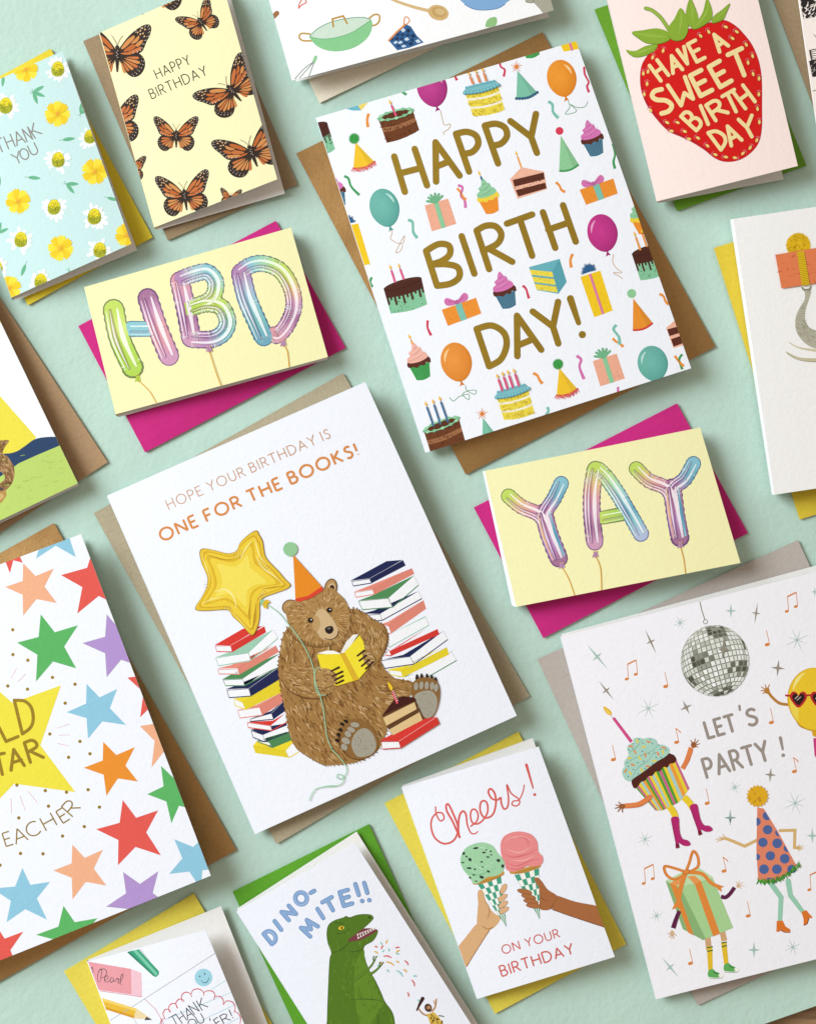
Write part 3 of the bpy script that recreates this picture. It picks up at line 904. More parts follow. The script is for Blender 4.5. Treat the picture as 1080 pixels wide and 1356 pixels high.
    hat(C, (838,395), (837.5,437), (864,427.5), 'e9922d', '8fc997', 'd23f3a', 'line', 'ball', 6, (836,388.5))
    hat(C, (639,553), (638,600), (668,590), '7cc0a5', 'e2822e', '2f5f7d', 'dots', 'star', 8, (638,548))
    # cupcakes
    cupcake(C, 784.5, 186, A0, 'd574b2', '5a2a1c', '3c7390', .95)
    cupcake(C, 646.5, 263, A0, '8cc79b', 'ecd03f', 'ec8f2d', .92, '2c5f8c', False)
    cupcake(C, 668.5, 387.5, A0, 'd574b2', '5a2a1c', '3c7390', .97)
    cupcake(C, 555, 482, A0, 'eeb3a2', '5a2a1c', '2f9e44', .98, 'eda04b')
    cupcake(C, 849, 290, A0, '8cc79b', 'ecd03f', 'ec8f2d', .92, None, False)
    cupcake(C, 444, 256, A0, 'd574b2', '5a2a1c', '3c7390', .9)
    cupcake(C, 700, 56, A0, 'eeb3a2', '5a2a1c', '2f9e44', .95)
    # gifts
    gift(C, [(562,272),(593,262.5),(604,296),(571.5,306)], 'ecab90', '8cc79b', '6fb285', at=(577,268))
    gift(C, [(767,251),(812,236),(817.5,256),(775.7,271)], 'eb9131', '7cc0ad', 'd372ae', 'bow', at=(786,245), sc=.9)
    gift(C, [(584.5,410),(630,394),(637,415),(592.7,431.5)], 'eb9131', '7cc0ad', 'd372ae', 'bow', at=(605.5,402), sc=.95)
    gift(C, [(768,366.5),(794.5,358),(811,411),(786.5,420)], 'f0c81f', 'dc7d9f', '2c5f8c', 'tuft', at=(780,360), sc=.85, wv=.06)
    gift(C, [(784.5,478),(816,468),(827,501),(794.5,511.5)], 'ecab90', '8cc79b', '6fb285', at=(799,473.5))
    gift(C, [(452,300),(474,295.5),(490,349),(466,356)], 'f0c81f', 'dc7d9f', '2c5f8c', 'tuft', at=(461,296), sc=.8, wv=.05, u=.3)
    p = Pen(C, 'printed_gift'); p.poly([(742,59),(763,50),(768,64),(746,68)], 'f0c81f'); p.poly([(752,55),(755,54),(759,66),(756,67)], 'dc7d9f'); p.done()
    # gold lettering
    def L(o, *st):
        p = Pen(C, 'gold_foil_lettering', base=60e-6, mat=FOIL)
        q = p.z(*o)
        for s in st:
            q.line(s if len(s) < 3 else catmull(s, False, 8), 34, 'a07c22')
        p.done()
    W2 = (540,0); W6 = (540,300)
    L(W2, [(-73,825),(-17,1012)], [(35,785),(100,978)], [(-45,915),(60,888)])
    L(W2, [(145,750),(148,958)], [(145,750),(272,926)], [(150,878),(215,852)])
    L(W2, [(253,705),(322,905)], [(253,705),(310,695),(358,715),(370,760),(340,800),(290,812)])
    L(W2, [(405,662),(475,862)], [(405,662),(462,652),(510,672),(522,716),(492,756),(445,768)])
    L(W2, [(540,638),(650,722)], [(675,600),(650,722)], [(650,722),(680,806)])
    L(W6, [(95,128),(153,312)], [(95,128),(160,92),(215,100),(220,145),(180,180),(118,200)], [(118,200),(200,198),(262,215),(270,265),(225,300),(153,312)])
    L(W6, [(283,50),(350,248)])
    L(W6, [(362,20),(428,224)], [(362,20),(410,-5),(462,-2),(492,40),(470,90),(395,128)], [(430,118),(550,185)])
    L(W2, [(522,1180),(655,1132)], [(590,1155),(655,1350)])
    L(W2, [(712,1120),(777,1308)], [(818,1083),(885,1275)], [(740,1212),(850,1174)])
    L(W6, [(362,540),(428,738)], [(362,540),(440,522),(505,560),(520,625),(490,700),(428,738)])
    L(W6, [(575,470),(577,684)], [(575,470),(703,650)], [(585,625),(645,600)])
    L(W6, [(658,448),(765,528)], [(792,397),(765,528)], [(765,528),(793,617)])
    p = Pen(C, 'gold_foil_lettering', base=60e-6, mat=FOIL); q = p.z(540,300)
    q.line([(857,380),(900,508)], 36, 'a07c22', taper=(1.05, .75)); q.ell(920,570,19,19,'a07c22'); p.done()
art_happy()

# ---------------------------------------------------------------- foil balloon letters
def tube(p, path, w, cols, smooth=True, shine=1, dark='7a4a78', seed=1, cr=True):
    """foil balloon limb: path in picture units, width w, cols = colour stops along it"""
    r = random.Random(seed)
    if smooth: path = catmull(path, False, 8)
    # resample
    D = [mixc(c, '3a3468', .48) for c in cols]
    L = [mixc(c, 'ffffff', .78) for c in cols]
    M = [mixc(c, '5a2f66', .27) for c in cols]
    p.under.append((path, w, D, [mixc(c, 'ffffff', .12) for c in cols], L, M))
def tubes_done(p):
    for path, w, D, cols, L, M in p.under: p.line(path, w*1.02, D, wob=.05)
    for path, w, D, cols, L, M in p.under: p.line(path, w*.88, cols, wob=.03)
    for path, w, D, cols, L, M in p.under: tube_shine(p, path, w, D, L, M)
def tube_shine(p, path, w, D, L, M):
    S_ = [mixc(c, 'd9c4de', .35) for c in L]
    p.line(path, w*.30, M, off=w*.17, taper=(.5, 1, .4))
    p.line(path, w*.10, S_, off=w*.19, taper=(.2, 1, .2), cap='butt')
    p.line(path, w*.24, L, off=-w*.17, taper=(.3, 1, .4))
    p.line(path, w*.09, L, off=w*.36, taper=(.3, 1, .4), cap='butt')
    # crinkles: short seams across the foil where it bends or ends
    r = random.Random(int(path[0][0]*7+path[0][1]))
    n = len(path)
    for i in range(1, n-1):
        a = math.atan2(path[i][1]-path[i-1][1], path[i][0]-path[i-1][0]); b = math.atan2(path[i+1][1]-path[i][1], path[i+1][0]-path[i][0])
        t = i/n; bend = abs((b-a+math.pi) % (2*math.pi)-math.pi)
        if r.random() < .2 and (bend > .05 or t < .16 or t > .84) or r.random() < .05:
          for _k in range(3):
            nx, ny = -math.sin(a), math.cos(a); sh = (_k-1)*w*.085
            for s in (-1, 1):
                if r.random() < .35: continue
                l0 = w*.47; l1 = w*r.uniform(.12, .32); sk = r.uniform(-1, 1)
                p.line([(path[i][0]+nx*s*l0+math.cos(a)*sh, path[i][1]+ny*s*l0+math.sin(a)*sh), (path[i][0]+nx*s*l1+math.cos(a)*(sk+sh), path[i][1]+ny*s*l1+math.sin(a)*(sk+sh))],
                       r.uniform(.5, .9), r.choice([L[0], 'fbfbfd', 'f4f2fa', D[min(len(D)-1, int(t*len(D)))]]), taper=(1, .15), cap='butt')
def crink(p, x, y, rot, span, ln, n, c, w=.7, seed=3):
    r = random.Random(seed); q = p.at(x, y, rot)
    for i in range(n):
        a = -span/2 + span*i/max(1, n-1)
        l = ln*r.uniform(.6, 1.1); q.line([(a, -l/2+r.uniform(-1, 1)), (a*1.25, l/2)], w*r.uniform(.6, 1.3), c, taper=(.3, 1, .2), cap='butt')
def knot(p, x, y, end, c='b98cb0', cord='dba12f'):
    p.line([(x, y+5)] + end, 1.15, cord, smooth=True, cap='butt')
    p.line([(x-2.6, y), (x+2.6, y-.5)], 1.3, cord)
    p.blob([(x-1.6, y), (x+1.8, y), (x+4, y+6.5), (x+1.5, y+5.5), (x, y+8), (x-2, y+6), (x-4.2, y+7.5)], c)
    p.line([(x, y+1), (x+.4, y+6)], .6, mixc(c, '000000', .3), cap='butt')
G_, Y_, P_, PK, B_, PU, MV, OR = 'b9d64f', 'dde27e', 'c78dae', 'd7909b', '7fc0c9', 'a878a8', '9a5f88', 'e0b57a'
def art_hbd():
    z = 3.989
    def P(*pts, o=(0,300)): return [(o[0]+x/z, o[1]+y/z) for x, y in pts]
    p = Pen(hbd, 'printed_foil_letter', dz=2e-6)           # H
    tube(p, P((690,540),(790,540)), 21, [B_, '5c9fb5', B_], False)
    tube(p, P((600,438),(632,590),(700,742)), 28.5, [G_, 'cfe070', 'a9cf3e', 'a4cc3a'])
    tube(p, P((780,378),(830,530),(892,682)), 27, [MV, P_, PK, PK, P_])
    tubes_done(p)
    crink(p, 151, 405, -12, 12, 8, 5, 'e8f29a'); crink(p, 176, 488, -14, 12, 8, 6, 'f2f8b8'); crink(p, 180, 440, 80, 10, 7, 4, 'e9f4f6')
    crink(p, 195.5, 392, -16, 10, 8, 5, 'f3e6f2'); crink(p, 222, 474, -16, 10, 8, 5, 'eed8e6')
    knot(p, 182.5, 498, P((790,870),(825,930)), 'b5cc48'); p.done()
    p = Pen(hbd, 'printed_foil_letter')                    # B
    q0 = 270
    def Q(*pts): return [(q0+x/z, 300+y/z) for x, y in pts]
    tube(p, [(238,372),(246,409),(253,447)], 26, [PK, P_, MV, P_])
    tube(p, [(240,369),(256,363),(274,360),(285,372),(284,388),(276,398),(262,404),(252,408)], 22, [PU, 'a9c9c9', B_, '8fcbb0', G_, G_, 'a9cf3e'])
    tube(p, [(252,408),(272,402),(292,406),(301,424),(296,440),(280,449),(254,449)], 23, ['a9cf3e', G_, G_, '8fcbb0', B_, PU, P_])
    tubes_done(p)
    for (x, y, r) in ((262,364,0),(280,372,50),(281,392,110),(292,413,40),(298,432,90),(284,446,150),(262,447,180),(243,377,-20),(256,443,30)):
        crink(p, x, y, r, 12, 8, 7, 'f4f6fa' , .8, seed=x)
        crink(p, x+1, y+1, r, 8, 6, 3, '6b4a70', .6, seed=x+3)
    knot(p, 276.5, 458.5, Q((60,760),(90,843))); p.done()
    p = Pen(hbd, 'printed_foil_letter')                    # D
    tube(p, [(318,360),(332,351),(350,349),(371,358),(385,380),(389,405),(381,428),(369,443),(363,443)], 22, [PU, B_, '9ad3a0', G_, 'c3d65a', OR, P_, MV, P_, PK])
    tube(p, [(319,362),(327,395),(341,428),(349,446)], 26, [PU, 'a3b5cc', B_, '6db3b3', '5c9fb5'])
    tubes_done(p)
    for (x, y, r) in ((324,362,-30),(345,352,0),(368,360,40),(372,436,130),(384,414,95),(352,448,-20)):
        crink(p, x, y, r, 13, 8, 7, 'f6f8e8', .8, seed=x)
        crink(p, x+1, y+1, r, 8, 6, 3, '6f5078', .6, seed=x+3)
    knot(p, 375, 451, Q((440,660),(449,741))); p.done()
art_hbd()
def art_yay():
    C = yay; k = 5.4
    def P(*pts): return [(640+x/k, 580+y/k) for x, y in pts]
    def R(*pts): return [(810+x/3.989, 580+y/3.989) for x, y in pts]
    for F, name, kn in ((P, 0, None), (R, 1, None)):
        p = Pen(C, 'printed_foil_letter')
        if name == 0:
            a = F((178,415),(270,490),(390,550)); b = F((555,325),(505,430),(440,540)); c = F((430,535),(470,690),(537,860)); w = 20; kx, ky = F((560,905))[0]; end = F((610,1010),(652,1128))
        else:
            a = F((128,162),(195,225),(280,270)); b = F((430,135),(385,215),(325,265)); c = F((318,262),(335,400),(358,525)); w = 20; kx, ky = F((361,560))[0]; end = F((378,640),(388,716))
        tube(p, list(b[:2])+[((b[2][0]+c[0][0])/2, b[2][1]+3)]+list(c[1:]), w, ['78b8c8', '5c9fb5', PU, MV, P_, 'a99cc8', 'b98cc0']); tube(p, list(a[:2])+[((a[2][0]+c[0][0])/2-1, a[2][1]+1)]+list(c[1:]), w, [G_, OR, PK, P_, MV, P_, 'b98cc0']); tube(p, c, w*1.22, [MV, P_, 'b98cc0', MV]); tubes_done(p)
        p.line(c, w*.2, ['b8d9e6', '5c9fb5', '5c9fb5', '8fc7d6'], off=-w*.4, smooth=True, taper=(.4, 1, .6), cap='butt')
        p.line(c, w*.14, ['e7b98c', 'e7b98c', PK], off=w*.4, smooth=True, taper=(.4, 1, .5), cap='butt')
        for (x, y) in (a[1], b[1]): crink(p, x, y, 60, 9, 7, 6, 'f1ecf6', .7, seed=int(x)); crink(p, x+2, y+2, 60, 6, 6, 3, '5f3a60', .6, seed=int(x)+2)
        crink(p, c[-1][0], c[-1][1], 0, 11, 7, 7, 'eadcf0', .7); crink(p, c[-1][0], c[-1][1]+2, 0, 10, 5, 5, '5f3a60', .5)
        knot(p, kx, ky-2, end); p.done()
    p = Pen(C, 'printed_foil_letter')
    tube(p, P((850,570),(985,545)), 18, [G_, 'a9cf3e', '9cc84a'], False)
    tube(p, P((820,225),(880,285),(960,400)) + R((60,345),(110,430),(152,505)), 21, [G_, 'b7dc86', '9ad3b8', B_, '5c9fb5', B_, 'a9b9d9'])
    tube(p, P((800,225),(775,380),(775,560),(795,745)), 23, [G_, OR, PK, P_, MV, P_])
    tubes_done(p)
    for (x, y, r) in ((790,632,0),(800,634,20),(780,640,-30)): crink(p, x-2, y-2, r, 12, 11, 8, 'f8f9ee', .8, seed=x)
    crink(p, 792, 628, 10, 9, 9, 5, '6f7a2a', .8); crink(p, 787, 718, 0, 12, 7, 6, 'eadcf0', .7); crink(p, 793, 695, 70, 9, 6, 5, '5f3a60', .6)
    crink(p, 850, 705, -25, 12, 7, 8, 'e9f7f7', .7)
    knot(p, 788, 731, P((835,930),(843,1088))); p.done()
art_yay()
# ---------------------------------------------------------------- helpers for pictures
def inside(x, y, poly):
    c = False; n = len(poly); j = n-1
    for i in range(n):
        xi, yi = poly[i]; xj, yj = poly[j]
        if (yi > y) != (yj > y) and x < (xj-xi)*(y-yi)/(yj-yi)+xi: c = not c
        j = i
    return c
def fur(p, poly, n, ang, ln, w, cols, r, spread=.35, clip=True):
    xs = [a for a, b in poly]; ys = [b for a, b in poly]; k = 0; tries = 0; c0 = p.count[0]
    while k < n and tries < n*12:
        tries += 1
        x, y = r.uniform(min(xs), max(xs)), r.uniform(min(ys), max(ys))
        if not inside(x, y, poly): continue
        a = ang(x, y) + r.uniform(-spread, spread); l = ln*r.uniform(.6, 1.25)
        x1, y1 = x+l*math.cos(a), y+l*math.sin(a)
        if clip and not inside(x1, y1, poly): continue
        b = r.uniform(-.18, .18)
        p.line([(x, y), ((x+x1)/2 - (y1-y)*b, (y+y1)/2 + (x1-x)*b), (x1, y1)], w*r.uniform(.7, 1.25), r.choice(cols), taper=(.9, 1, .15), cap='butt')
        k += 1; p.count[0] = c0 + k % 16
    p.count[0] = c0 + 17
def book(p, cover, top, pages, spine=None, side=None, line=None):
    if side: p.poly(side, 'f3f4f8')
    p.poly(top, cover)
    if pages:
        p.poly(pages, 'f3f4f8'); p.line(pages + [pages[0]], 4, mixc(cover, '000000', .05), cap='butt')
    if spine:
        p.poly(spine, mixc(cover, '000000', .04)); p.line([spine[0], spine[1]], 3, mixc(cover, 'ffffff' if cover in ('d9382f', '1b2350') else '000000', .65 if cover in ('d9382f', '1b2350') else .15), cap='butt')
    if side: p.line([side[3], side[2]], 7, cover, cap='butt'); p.line([side[0], side[3]], 2.5, 'b9b9b4', cap='butt'); p.line([side[1], side[2]], 2.5, 'b9b9b4', cap='butt')
    if pages: p.line([pages[3], pages[2]], 7, cover, cap='butt')
def art_bear():
    C = bear; r = random.Random(11)
    p = Pen(C, 'printed_lettering'); text(p, 'HOPE YOUR BIRTHDAY IS', (224, 674.5), (438, 579), 12.5, 1.25, 'cf9d78', gap=.34, space=.52); p.done()
    p = Pen(C, 'printed_lettering'); text(p, 'ONE FOR THE BOOKS!', (215.5, 717), (474, 601.5), 15.5, 3.0, 'd98b47', gap=.36, space=.5, cap='butt'); p.done()
    R, M, SA, G, N, Y = 'd9382f', '9cc9b2', 'e58a78', '4e8a55', '1b2350', 'ecd62c'
    P2 = (250, 680, 5.4); P4 = (250, 860, 5.4); P3 = (430, 720, 5.4); P5 = (430, 860, 5.4)
    def mk(o, *a, **k):
        p = Pen(C, 'printed_book', base=20e-6, dz=1.5e-6); book(p.z(*o), *a, **k); p.done()
    # left pile from the bottom up
    L = [
     (P4, Y, [(458,690),(485,658),(600,690),(770,640),(690,728)], None, [(458,690),(690,727),(715,775),(475,742)], [(695,725),(770,665),(790,732),(717,775)]),
     (P4, G, [(480,655),(700,590),(740,600),(575,662)], [(488,660),(573,664),(598,703),(560,690)], [(575,662),(740,588),(760,640),(600,706)], None),
     (P4, N, [(438,575),(700,528),(700,545),(530,612)], [(445,583),(530,612),(540,662),(460,630)], None, [(530,612),(705,542),(715,592),(540,662)]),
     (P4, R, [(412,520),(600,510),(690,458),(585,545)], [(418,525),(583,547),(592,582),(425,560)], None, [(585,545),(692,478),(697,522),(594,582)]),
     (P4, N, [(440,495),(590,440),(670,375),(592,456)], [(438,500),(590,458),(605,500),(440,516)], [(592,456),(675,372),(690,440),(606,500)], None),
     (P4, SA, [(332,437),(480,400),(665,308),(505,412)], [(350,440),(505,414),(525,470),(365,492)], [(505,412),(670,305),(680,375),(526,470)], None),
     (P4, Y, [(322,350),(430,338),(662,203),(385,380)], [(322,356),(385,383),(404,430),(330,402)], [(385,380),(665,205),(670,305),(405,432)], None),
     (P2, N, [(262,1258),(330,1232),(640,1098),(430,1250)], [(272,1265),(428,1254),(443,1306),(288,1318)], [(430,1250),(650,1095),(660,1180),(446,1307)], None),
     (P2, G, [(236,1188),(340,1130),(655,1000),(385,1182)], [(245,1192),(385,1185),(397,1232),(262,1232)], None, [(385,1182),(660,1008),(655,1092),(397,1232)]),
     (P2, SA, [(198,1110),(300,1085),(600,946),(350,1106)], [(208,1118),(350,1112),(362,1150),(215,1148)], [(350,1106),(622,946),(645,990),(364,1150)], None),
     (P2, M, [(190,1030),(310,983),(603,830),(428,996)], [(192,1034),(426,998),(441,1052),(212,1090)], None, [(428,996),(605,834),(638,892),(441,1052)]),
     (P2, R, [(183,942),(385,825),(530,804),(298,944)], [(190,948),(298,946),(311,990),(200,988)], [(298,944),(540,806),(552,850),(312,992)], None)]
    for o, c, top, pg, sp, sd in L: mk(o, c, top, pg, sp, sd)
    Rr = [
     (P3, 'f3f4f8', [(480,960),(600,955),(625,1000),(560,990)], [(480,960),(600,955),(625,1000),(520,985)], None, None),
     (P3, G, [(600,955),(880,790),(912,766),(905,775)], None, None, [(600,955),(905,775),(942,835),(640,1010)]),
     (P3, G, [(440,935),(560,950),(640,930),(560,958)], None, None, None),
     (P3, Y, [(445,900),(560,878),(835,743),(545,912)], [(455,903),(545,914),(558,952),(470,938)], [(545,912),(872,742),(888,793),(560,956)], None),
     (P3, N, [(420,828),(560,795),(850,622),(610,806)], [(398,838),(610,808),(636,862),(430,892)], None, [(610,806),(850,628),(878,686),(638,862)]),
     (P3, R, [(440,790),(600,690),(735,600),(462,768)], [(428,798),(458,758),(475,802),(440,800)], [(460,768),(805,610),(818,650),(475,803)], None),
     (P3, M, [(448,655),(560,600),(718,518),(715,530)], None, None, [(446,665),(720,522),(745,582),(460,742)]),
     (P3, SA, [(385,580),(450,560),(700,405),(455,586)], [(400,592),(455,588),(474,640),(440,642)], [(455,586),(705,406),(724,465),(476,642)], None),
     (P3, N, [(268,500),(350,478),(672,338),(395,502)], [(300,512),(395,505),(411,548),(360,552)], None, [(395,502),(672,343),(694,392),(411,548)]),
     (P3, G, [(236,408),(340,370),(640,226),(455,388)], [(240,412),(453,391),(482,455),(268,472)], None, [(455,388),(640,233),(670,296),(484,455)]),
     (P3, SA, [(203,346),(300,308),(618,176),(340,326)], [(212,350),(340,330),(354,362),(222,384)], [(340,326),(622,177),(640,215),(356,364)], None),
     (P3, N, [(180,266),(440,125),(553,116),(320,248)], [(192,271),(318,252),(334,281),(204,303)], [(320,248),(558,117),(578,156),(336,282)], None)]
    for o, c, top, pg, sp, sd in Rr: mk(o, c, top, pg, sp, sd)
    # the bear
    p = Pen(C, 'printed_bear', base=50e-6, dz=1.0e-6)
    B0, BD, BL, BM = '9f7742', '6f4a20', 'cfae80', '84592a'
    body = [(380,832),(370.4,865),(368.5,888),(372,916),(378,943),(383.3,971),(392,990),(409,1003),(426,1012),(437,1013.5),(458,1012),(476,1008),(498,996),(511,972),(513,955),(517,935),(541,924),(545,904),(523,899),(515,893),(504,876),(511,858),(513.5,842),(508,829),(493,820),(480,811),(462,806),(420,815)]
    bs = catmull(body, True, 4)
    def dirn(x, y):
        if y < 900 and x < 440: return math.radians(70 + (x-370)*.6)
        if y < 880: return math.radians(50 + (x-440)*.2)
        if x > 500 and y < 935: return math.radians(15)
        if x < 440: return math.radians(75 - (y-900)*.25)
        return math.radians(55 - (y-880)*.12)
    # ragged silhouette
    for i in range(len(bs)):
        x, y = bs[i]; a = dirn(x, y) + r.uniform(-.25, .25)
        p.line([(x-2.5*math.cos(a), y-2.5*math.sin(a)), (x+3.2*math.cos(a), y+3.2*math.sin(a))], 2.0, r.choice([BD, B0, BM]), taper=(1, .2), cap='butt')
    p.poly(bs, B0)
    fur(p, bs, 420, dirn, 9.5, 1.6, [BM, BD, BM], r)
    fur(p, bs, 230, dirn, 9, 1.35, [BL, 'bf9d68', 'c9aa7c'], r)
    fur(p, bs, 260, dirn, 6.5, .85, [BD, '5d3d1a', 'c0965c'], r)
    # left arm
    arm = catmull([(376,884),(392,878),(412,882),(428,883),(440,890),(446,902),(440,914),(424,922),(405,922),(386,912),(374,900)], True, 5)
    p.line([(372,900),(382,914),(402,924),(424,925),(440,917)], 2.2, '6b461f', smooth=True, taper=(.2, 1, .3))
    p.poly(arm, 'a27b45'); fur(p, arm, 170, lambda x, y: math.radians(20-(x-400)*.3), 6, 1.1, [BD, BL, BM, 'bf9d68'], r)
    # right arm and paw
    arm2 = catmull([(478,822),(494,828),(508,838),(511,852),(505,868),(493,882),(482,876),(478,862),(474,846)], True, 5)
    p.poly(arm2, 'a27b45'); fur(p, arm2, 140, lambda x, y: math.radians(80), 6, 1.1, [BD, BL, BM, 'bf9d68'], r)
    p.line([(508,830),(513,845),(509,862),(500,878)], 1.6, '6b461f', smooth=True, taper=(.2, 1, .3))
    # head
    head = catmull([(380,820),(378,806),(384,800),(398,792),(420,784),(436,778),(446,784),(456,794),(462,806),(464,820),(460,836),(452,846),(438,852),(420,854),(400,848),(386,836)], True, 5)
    for (ex, ey, ea, eb, rot) in ((384, 804, 11, 10, -20), (437.5, 779, 8.5, 13, 12)):
        p.ell(ex, ey, ea, eb, BD, rot); p.ell(ex, ey, ea-1.4, eb-1.4, 'b48f5c', rot)
        p.ell(ex+1, ey+1, ea*.6, eb*.6, 'd2b48c', rot); p.ell(ex+1.5, ey+1, ea*.42, eb*.42, '3c2415', rot)
    p.poly(head, 'a9824c')
    cx, cy = 428, 826
    fur(p, head, 290, lambda x, y: math.atan2(y-cy+8, x-cx), 5.5, 1.0, [BM, BL, 'c4a271', '8a622f'], r)
    for i in range(len(head)):
        x, y = head[i]
        if y > 835 or x > 455: p.line([(x-1, y-2), (x+1.5*math.cos(1.2), y+3)], 1.2, r.choice([BD, BL]), taper=(.8, .2), cap='butt')
    p.blob([(418,812),(426,806),(434,812),(444,826),(448,838),(442,846),(434,848),(426,846),(420,838),(416,826)], 'cdb084')
    p.blob([(414,818),(420,816),(424,826),(420,836),(414,832)], 'bb9763')
    for ex, ey in ((411, 821.5), (436, 808)):
        p.ell(ex, ey, 4.3, 4.0, '8a622f'); p.ell(ex, ey, 3.5, 3.2, '1d1410'); p.ell(ex+.9, ey-.8, .9, .8, 'ffffff')
    p.blob([(430,833),(433,830),(438,829),(441,831),(441,836),(437,839.5),(432,838)], '1f1714'); p.ell(435.5, 832.3, 2.6, 1.1, '7b726c', -18)
    p.line([(430,845.5),(436,847),(443,845),(447,840),(447.5,836)], 1.1, '4a2d16', smooth=True)
    p.line([(380,832),(390,846),(405,854),(425,857),(445,853)], 1.8, '7a5426', smooth=True, taper=(.2, 1, .2))
    p.done()
    # book in its paws
    p = Pen(C, 'printed_book', base=420e-6); q = p.z(*P3)
    q.poly([(112,782),(150,705),(200,652),(240,648),(150,778)], 'f6f4ee'); q.poly([(-58,786),(10,765),(60,765),(112,785),(100,795)], 'f6f4ee')
    for i in range(4): q.line([(118+i*9,775-i*2),(170+i*18,668-i*4)], 2, 'c9c5ba', cap='butt')
    q.poly([(-58,792),(0,790),(112,788),(240,972),(90,1016),(20,1000),(-25,900)], 'eed92b')
    q.poly([(112,788),(140,776),(248,655),(275,700),(290,780),(325,872),(240,972)], 'f0dd33')
    q.poly([(108,790),(140,776),(245,968),(205,985)], 'd9b02a'); p.done()
    p = Pen(C, 'printed_bear_paw', base=460e-6)
    q = p.z(*P3)
    for pts in ([(-100,905),(-30,890),(40,900),(80,935),(85,985),(50,1015),(-20,1030),(-90,1000)], [(268,790),(300,775),(345,800),(360,850),(330,872),(290,860)]):
        b = catmull(pts, True, 4); q.poly(b, 'ab8650'); fur(q, b, 26, lambda x, y: .4, 32, 6, [BD, BL, BM], r)
    for a, b in (((45,912),(100,885)),((60,945),(125,915)),((70,977),(128,946)),((80,1002),(130,978)),((232,802),(280,766)),((245,838),(295,800)),((262,876),(315,832)),((290,896),(345,846))):
        q.line([a, b], 19, '3a2018', taper=(.6, 1.1, .8))
    p.done()
    # feet
    p = Pen(C, 'printed_bear_foot', base=430e-6); q = p.z(*P5)
    q.blob([(120,560),(190,500),(270,510),(340,560),(378,640),(375,710),(330,760),(260,785),(190,775),(135,720),(110,640)], '8a6231')
    q.line([(110,600),(100,660),(140,740),(200,782),(280,790)], 7, '6b461f', smooth=True)
    q.blob([(190,690),(205,620),(250,572),(300,568),(345,610),(366,680),(350,735),(300,765),(230,765)], 'a39d8d')
    for i in range(60):
        a = r.uniform(0, 6.28); d = r.random()**.5; x, y = 280+78*d*math.cos(a), 670+88*d*math.sin(a); q.line([(x, y), (x+r.uniform(-9, 9), y+r.uniform(-9, 9))], 3, r.choice(['8f897a', 'b5b0a2']), cap='butt')
    for x, y, a, b, ro in ((215,540,33,18,10),(188,575,30,18,25),(165,607,26,20,40),(150,655,33,22,30),(138,700,27,20,45)): q.ell(x, y, a, b, 'a39d8d', ro)
    for x, y, ro in ((148,515,20),(122,537,40),(110,577,50),(95,612,60),(85,652,60)): q.blob([(x-16,y-4),(x+4,y-14),(x+16,y+4),(x+6,y+14)], '20130c', 3)
    p.done()
    p = Pen(C, 'printed_bear_foot', base=430e-6); q = p.z(*P5)
    for x, y in ((657,202),(690,197),(728,198),(762,206),(790,222)): q.blob([(x-10,y+14),(x-4,y-24),(x+6,y-18),(x+12,y+14)], '20130c', 3)
    q.blob([(620,330),(622,250),(665,210),(730,200),(790,220),(818,270),(820,345),(800,430),(765,485),(700,490),(650,430)], '8a6231')
    q.blob([(640,340),(690,302),(760,298),(800,345),(798,420),(765,478),(720,490),(670,430)], 'a39d8d')
    for i in range(60):
        a = r.uniform(0, 6.28); d = r.random()**.5; x, y = 720+70*d*math.cos(a), 390+84*d*math.sin(a); q.line([(x, y), (x+r.uniform(-9, 9), y+r.uniform(-9, 9))], 3, r.choice(['8f897a', 'b5b0a2']), cap='butt')
    for x, y in ((652,264),(690,258),(728,258),(766,262),(795,275)): q.ell(x, y, 16, 30, 'a39d8d', 4)
    p.done()
    # book and slice of cake on the floor
    p = Pen(C, 'printed_book', base=460e-6); q = p.z(*P5)
    book(q, R, [(388,656),(490,602),(700,500),(798,483),(530,657)], [(403,662),(528,660),(543,705),(410,714)], [(530,657),(798,483),(820,533),(546,706)]); p.done()
    p = Pen(C, 'printed_cake_slice', base=480e-6); q = p.z(*P5)
    q.poly([(410,472),(500,352),(560,335),(640,345),(712,497),(482,616),(440,546)], '5e3d1e')
    q.poly([(410,472),(500,352),(560,335),(640,345),(655,365)], '43160f')
    q.poly([(416,490),(640,378),(656,428),(440,546)], 'dfc08a'); q.poly([(458,575),(676,450),(698,506),(486,615)], 'dfc08a')
    q.line([(518,388),(482,298)], 16, 'd8485a', cap='butt')
    for i in range(6): q.line([(510-i*6,372-i*14),(524-i*6,362-i*14)], 4, 'f3d9d6', cap='butt')
    q.blob([(475,295),(456,270),(450,232),(470,250),(486,275)], 'f0c62c', 4); p.done()
    # party hat
    p = Pen(C, 'printed_party_hat', base=420e-6); q = p.z(*P2)
    q.poly([(745,296),(958,532),(865,595),(762,618)], 'e58a1f'); q.poly([(950,522),(962,548),(875,605),(790,632),(758,622),(760,610),(850,590)], 'd9442c')
    q.ell(725, 255, 51, 51, '93c795'); p.done()
    # star balloon
    p = Pen(C, 'printed_star_balloon', base=300e-6); q = p.z(*P2)
    O = [(480,120),(502,150),(528,200),(545,300),(590,360),(640,410),(690,470),(728,510),(700,540),(620,570),(540,600),(508,640),(507,720),(495,800),(462,870),(430,858),(370,790),(315,740),(280,692),(200,692),(120,697),(52,692),(50,660),(90,600),(128,520),(130,450),(92,360),(75,280),(100,250),(180,262),(280,285),(340,265),(365,210),(420,155)]
    O2 = catmull(O, True, 4); cx, cy = 350, 480
    def sc(k, pts): return [(cx+(x-cx)*k, cy+(y-cy)*k) for x, y in pts]
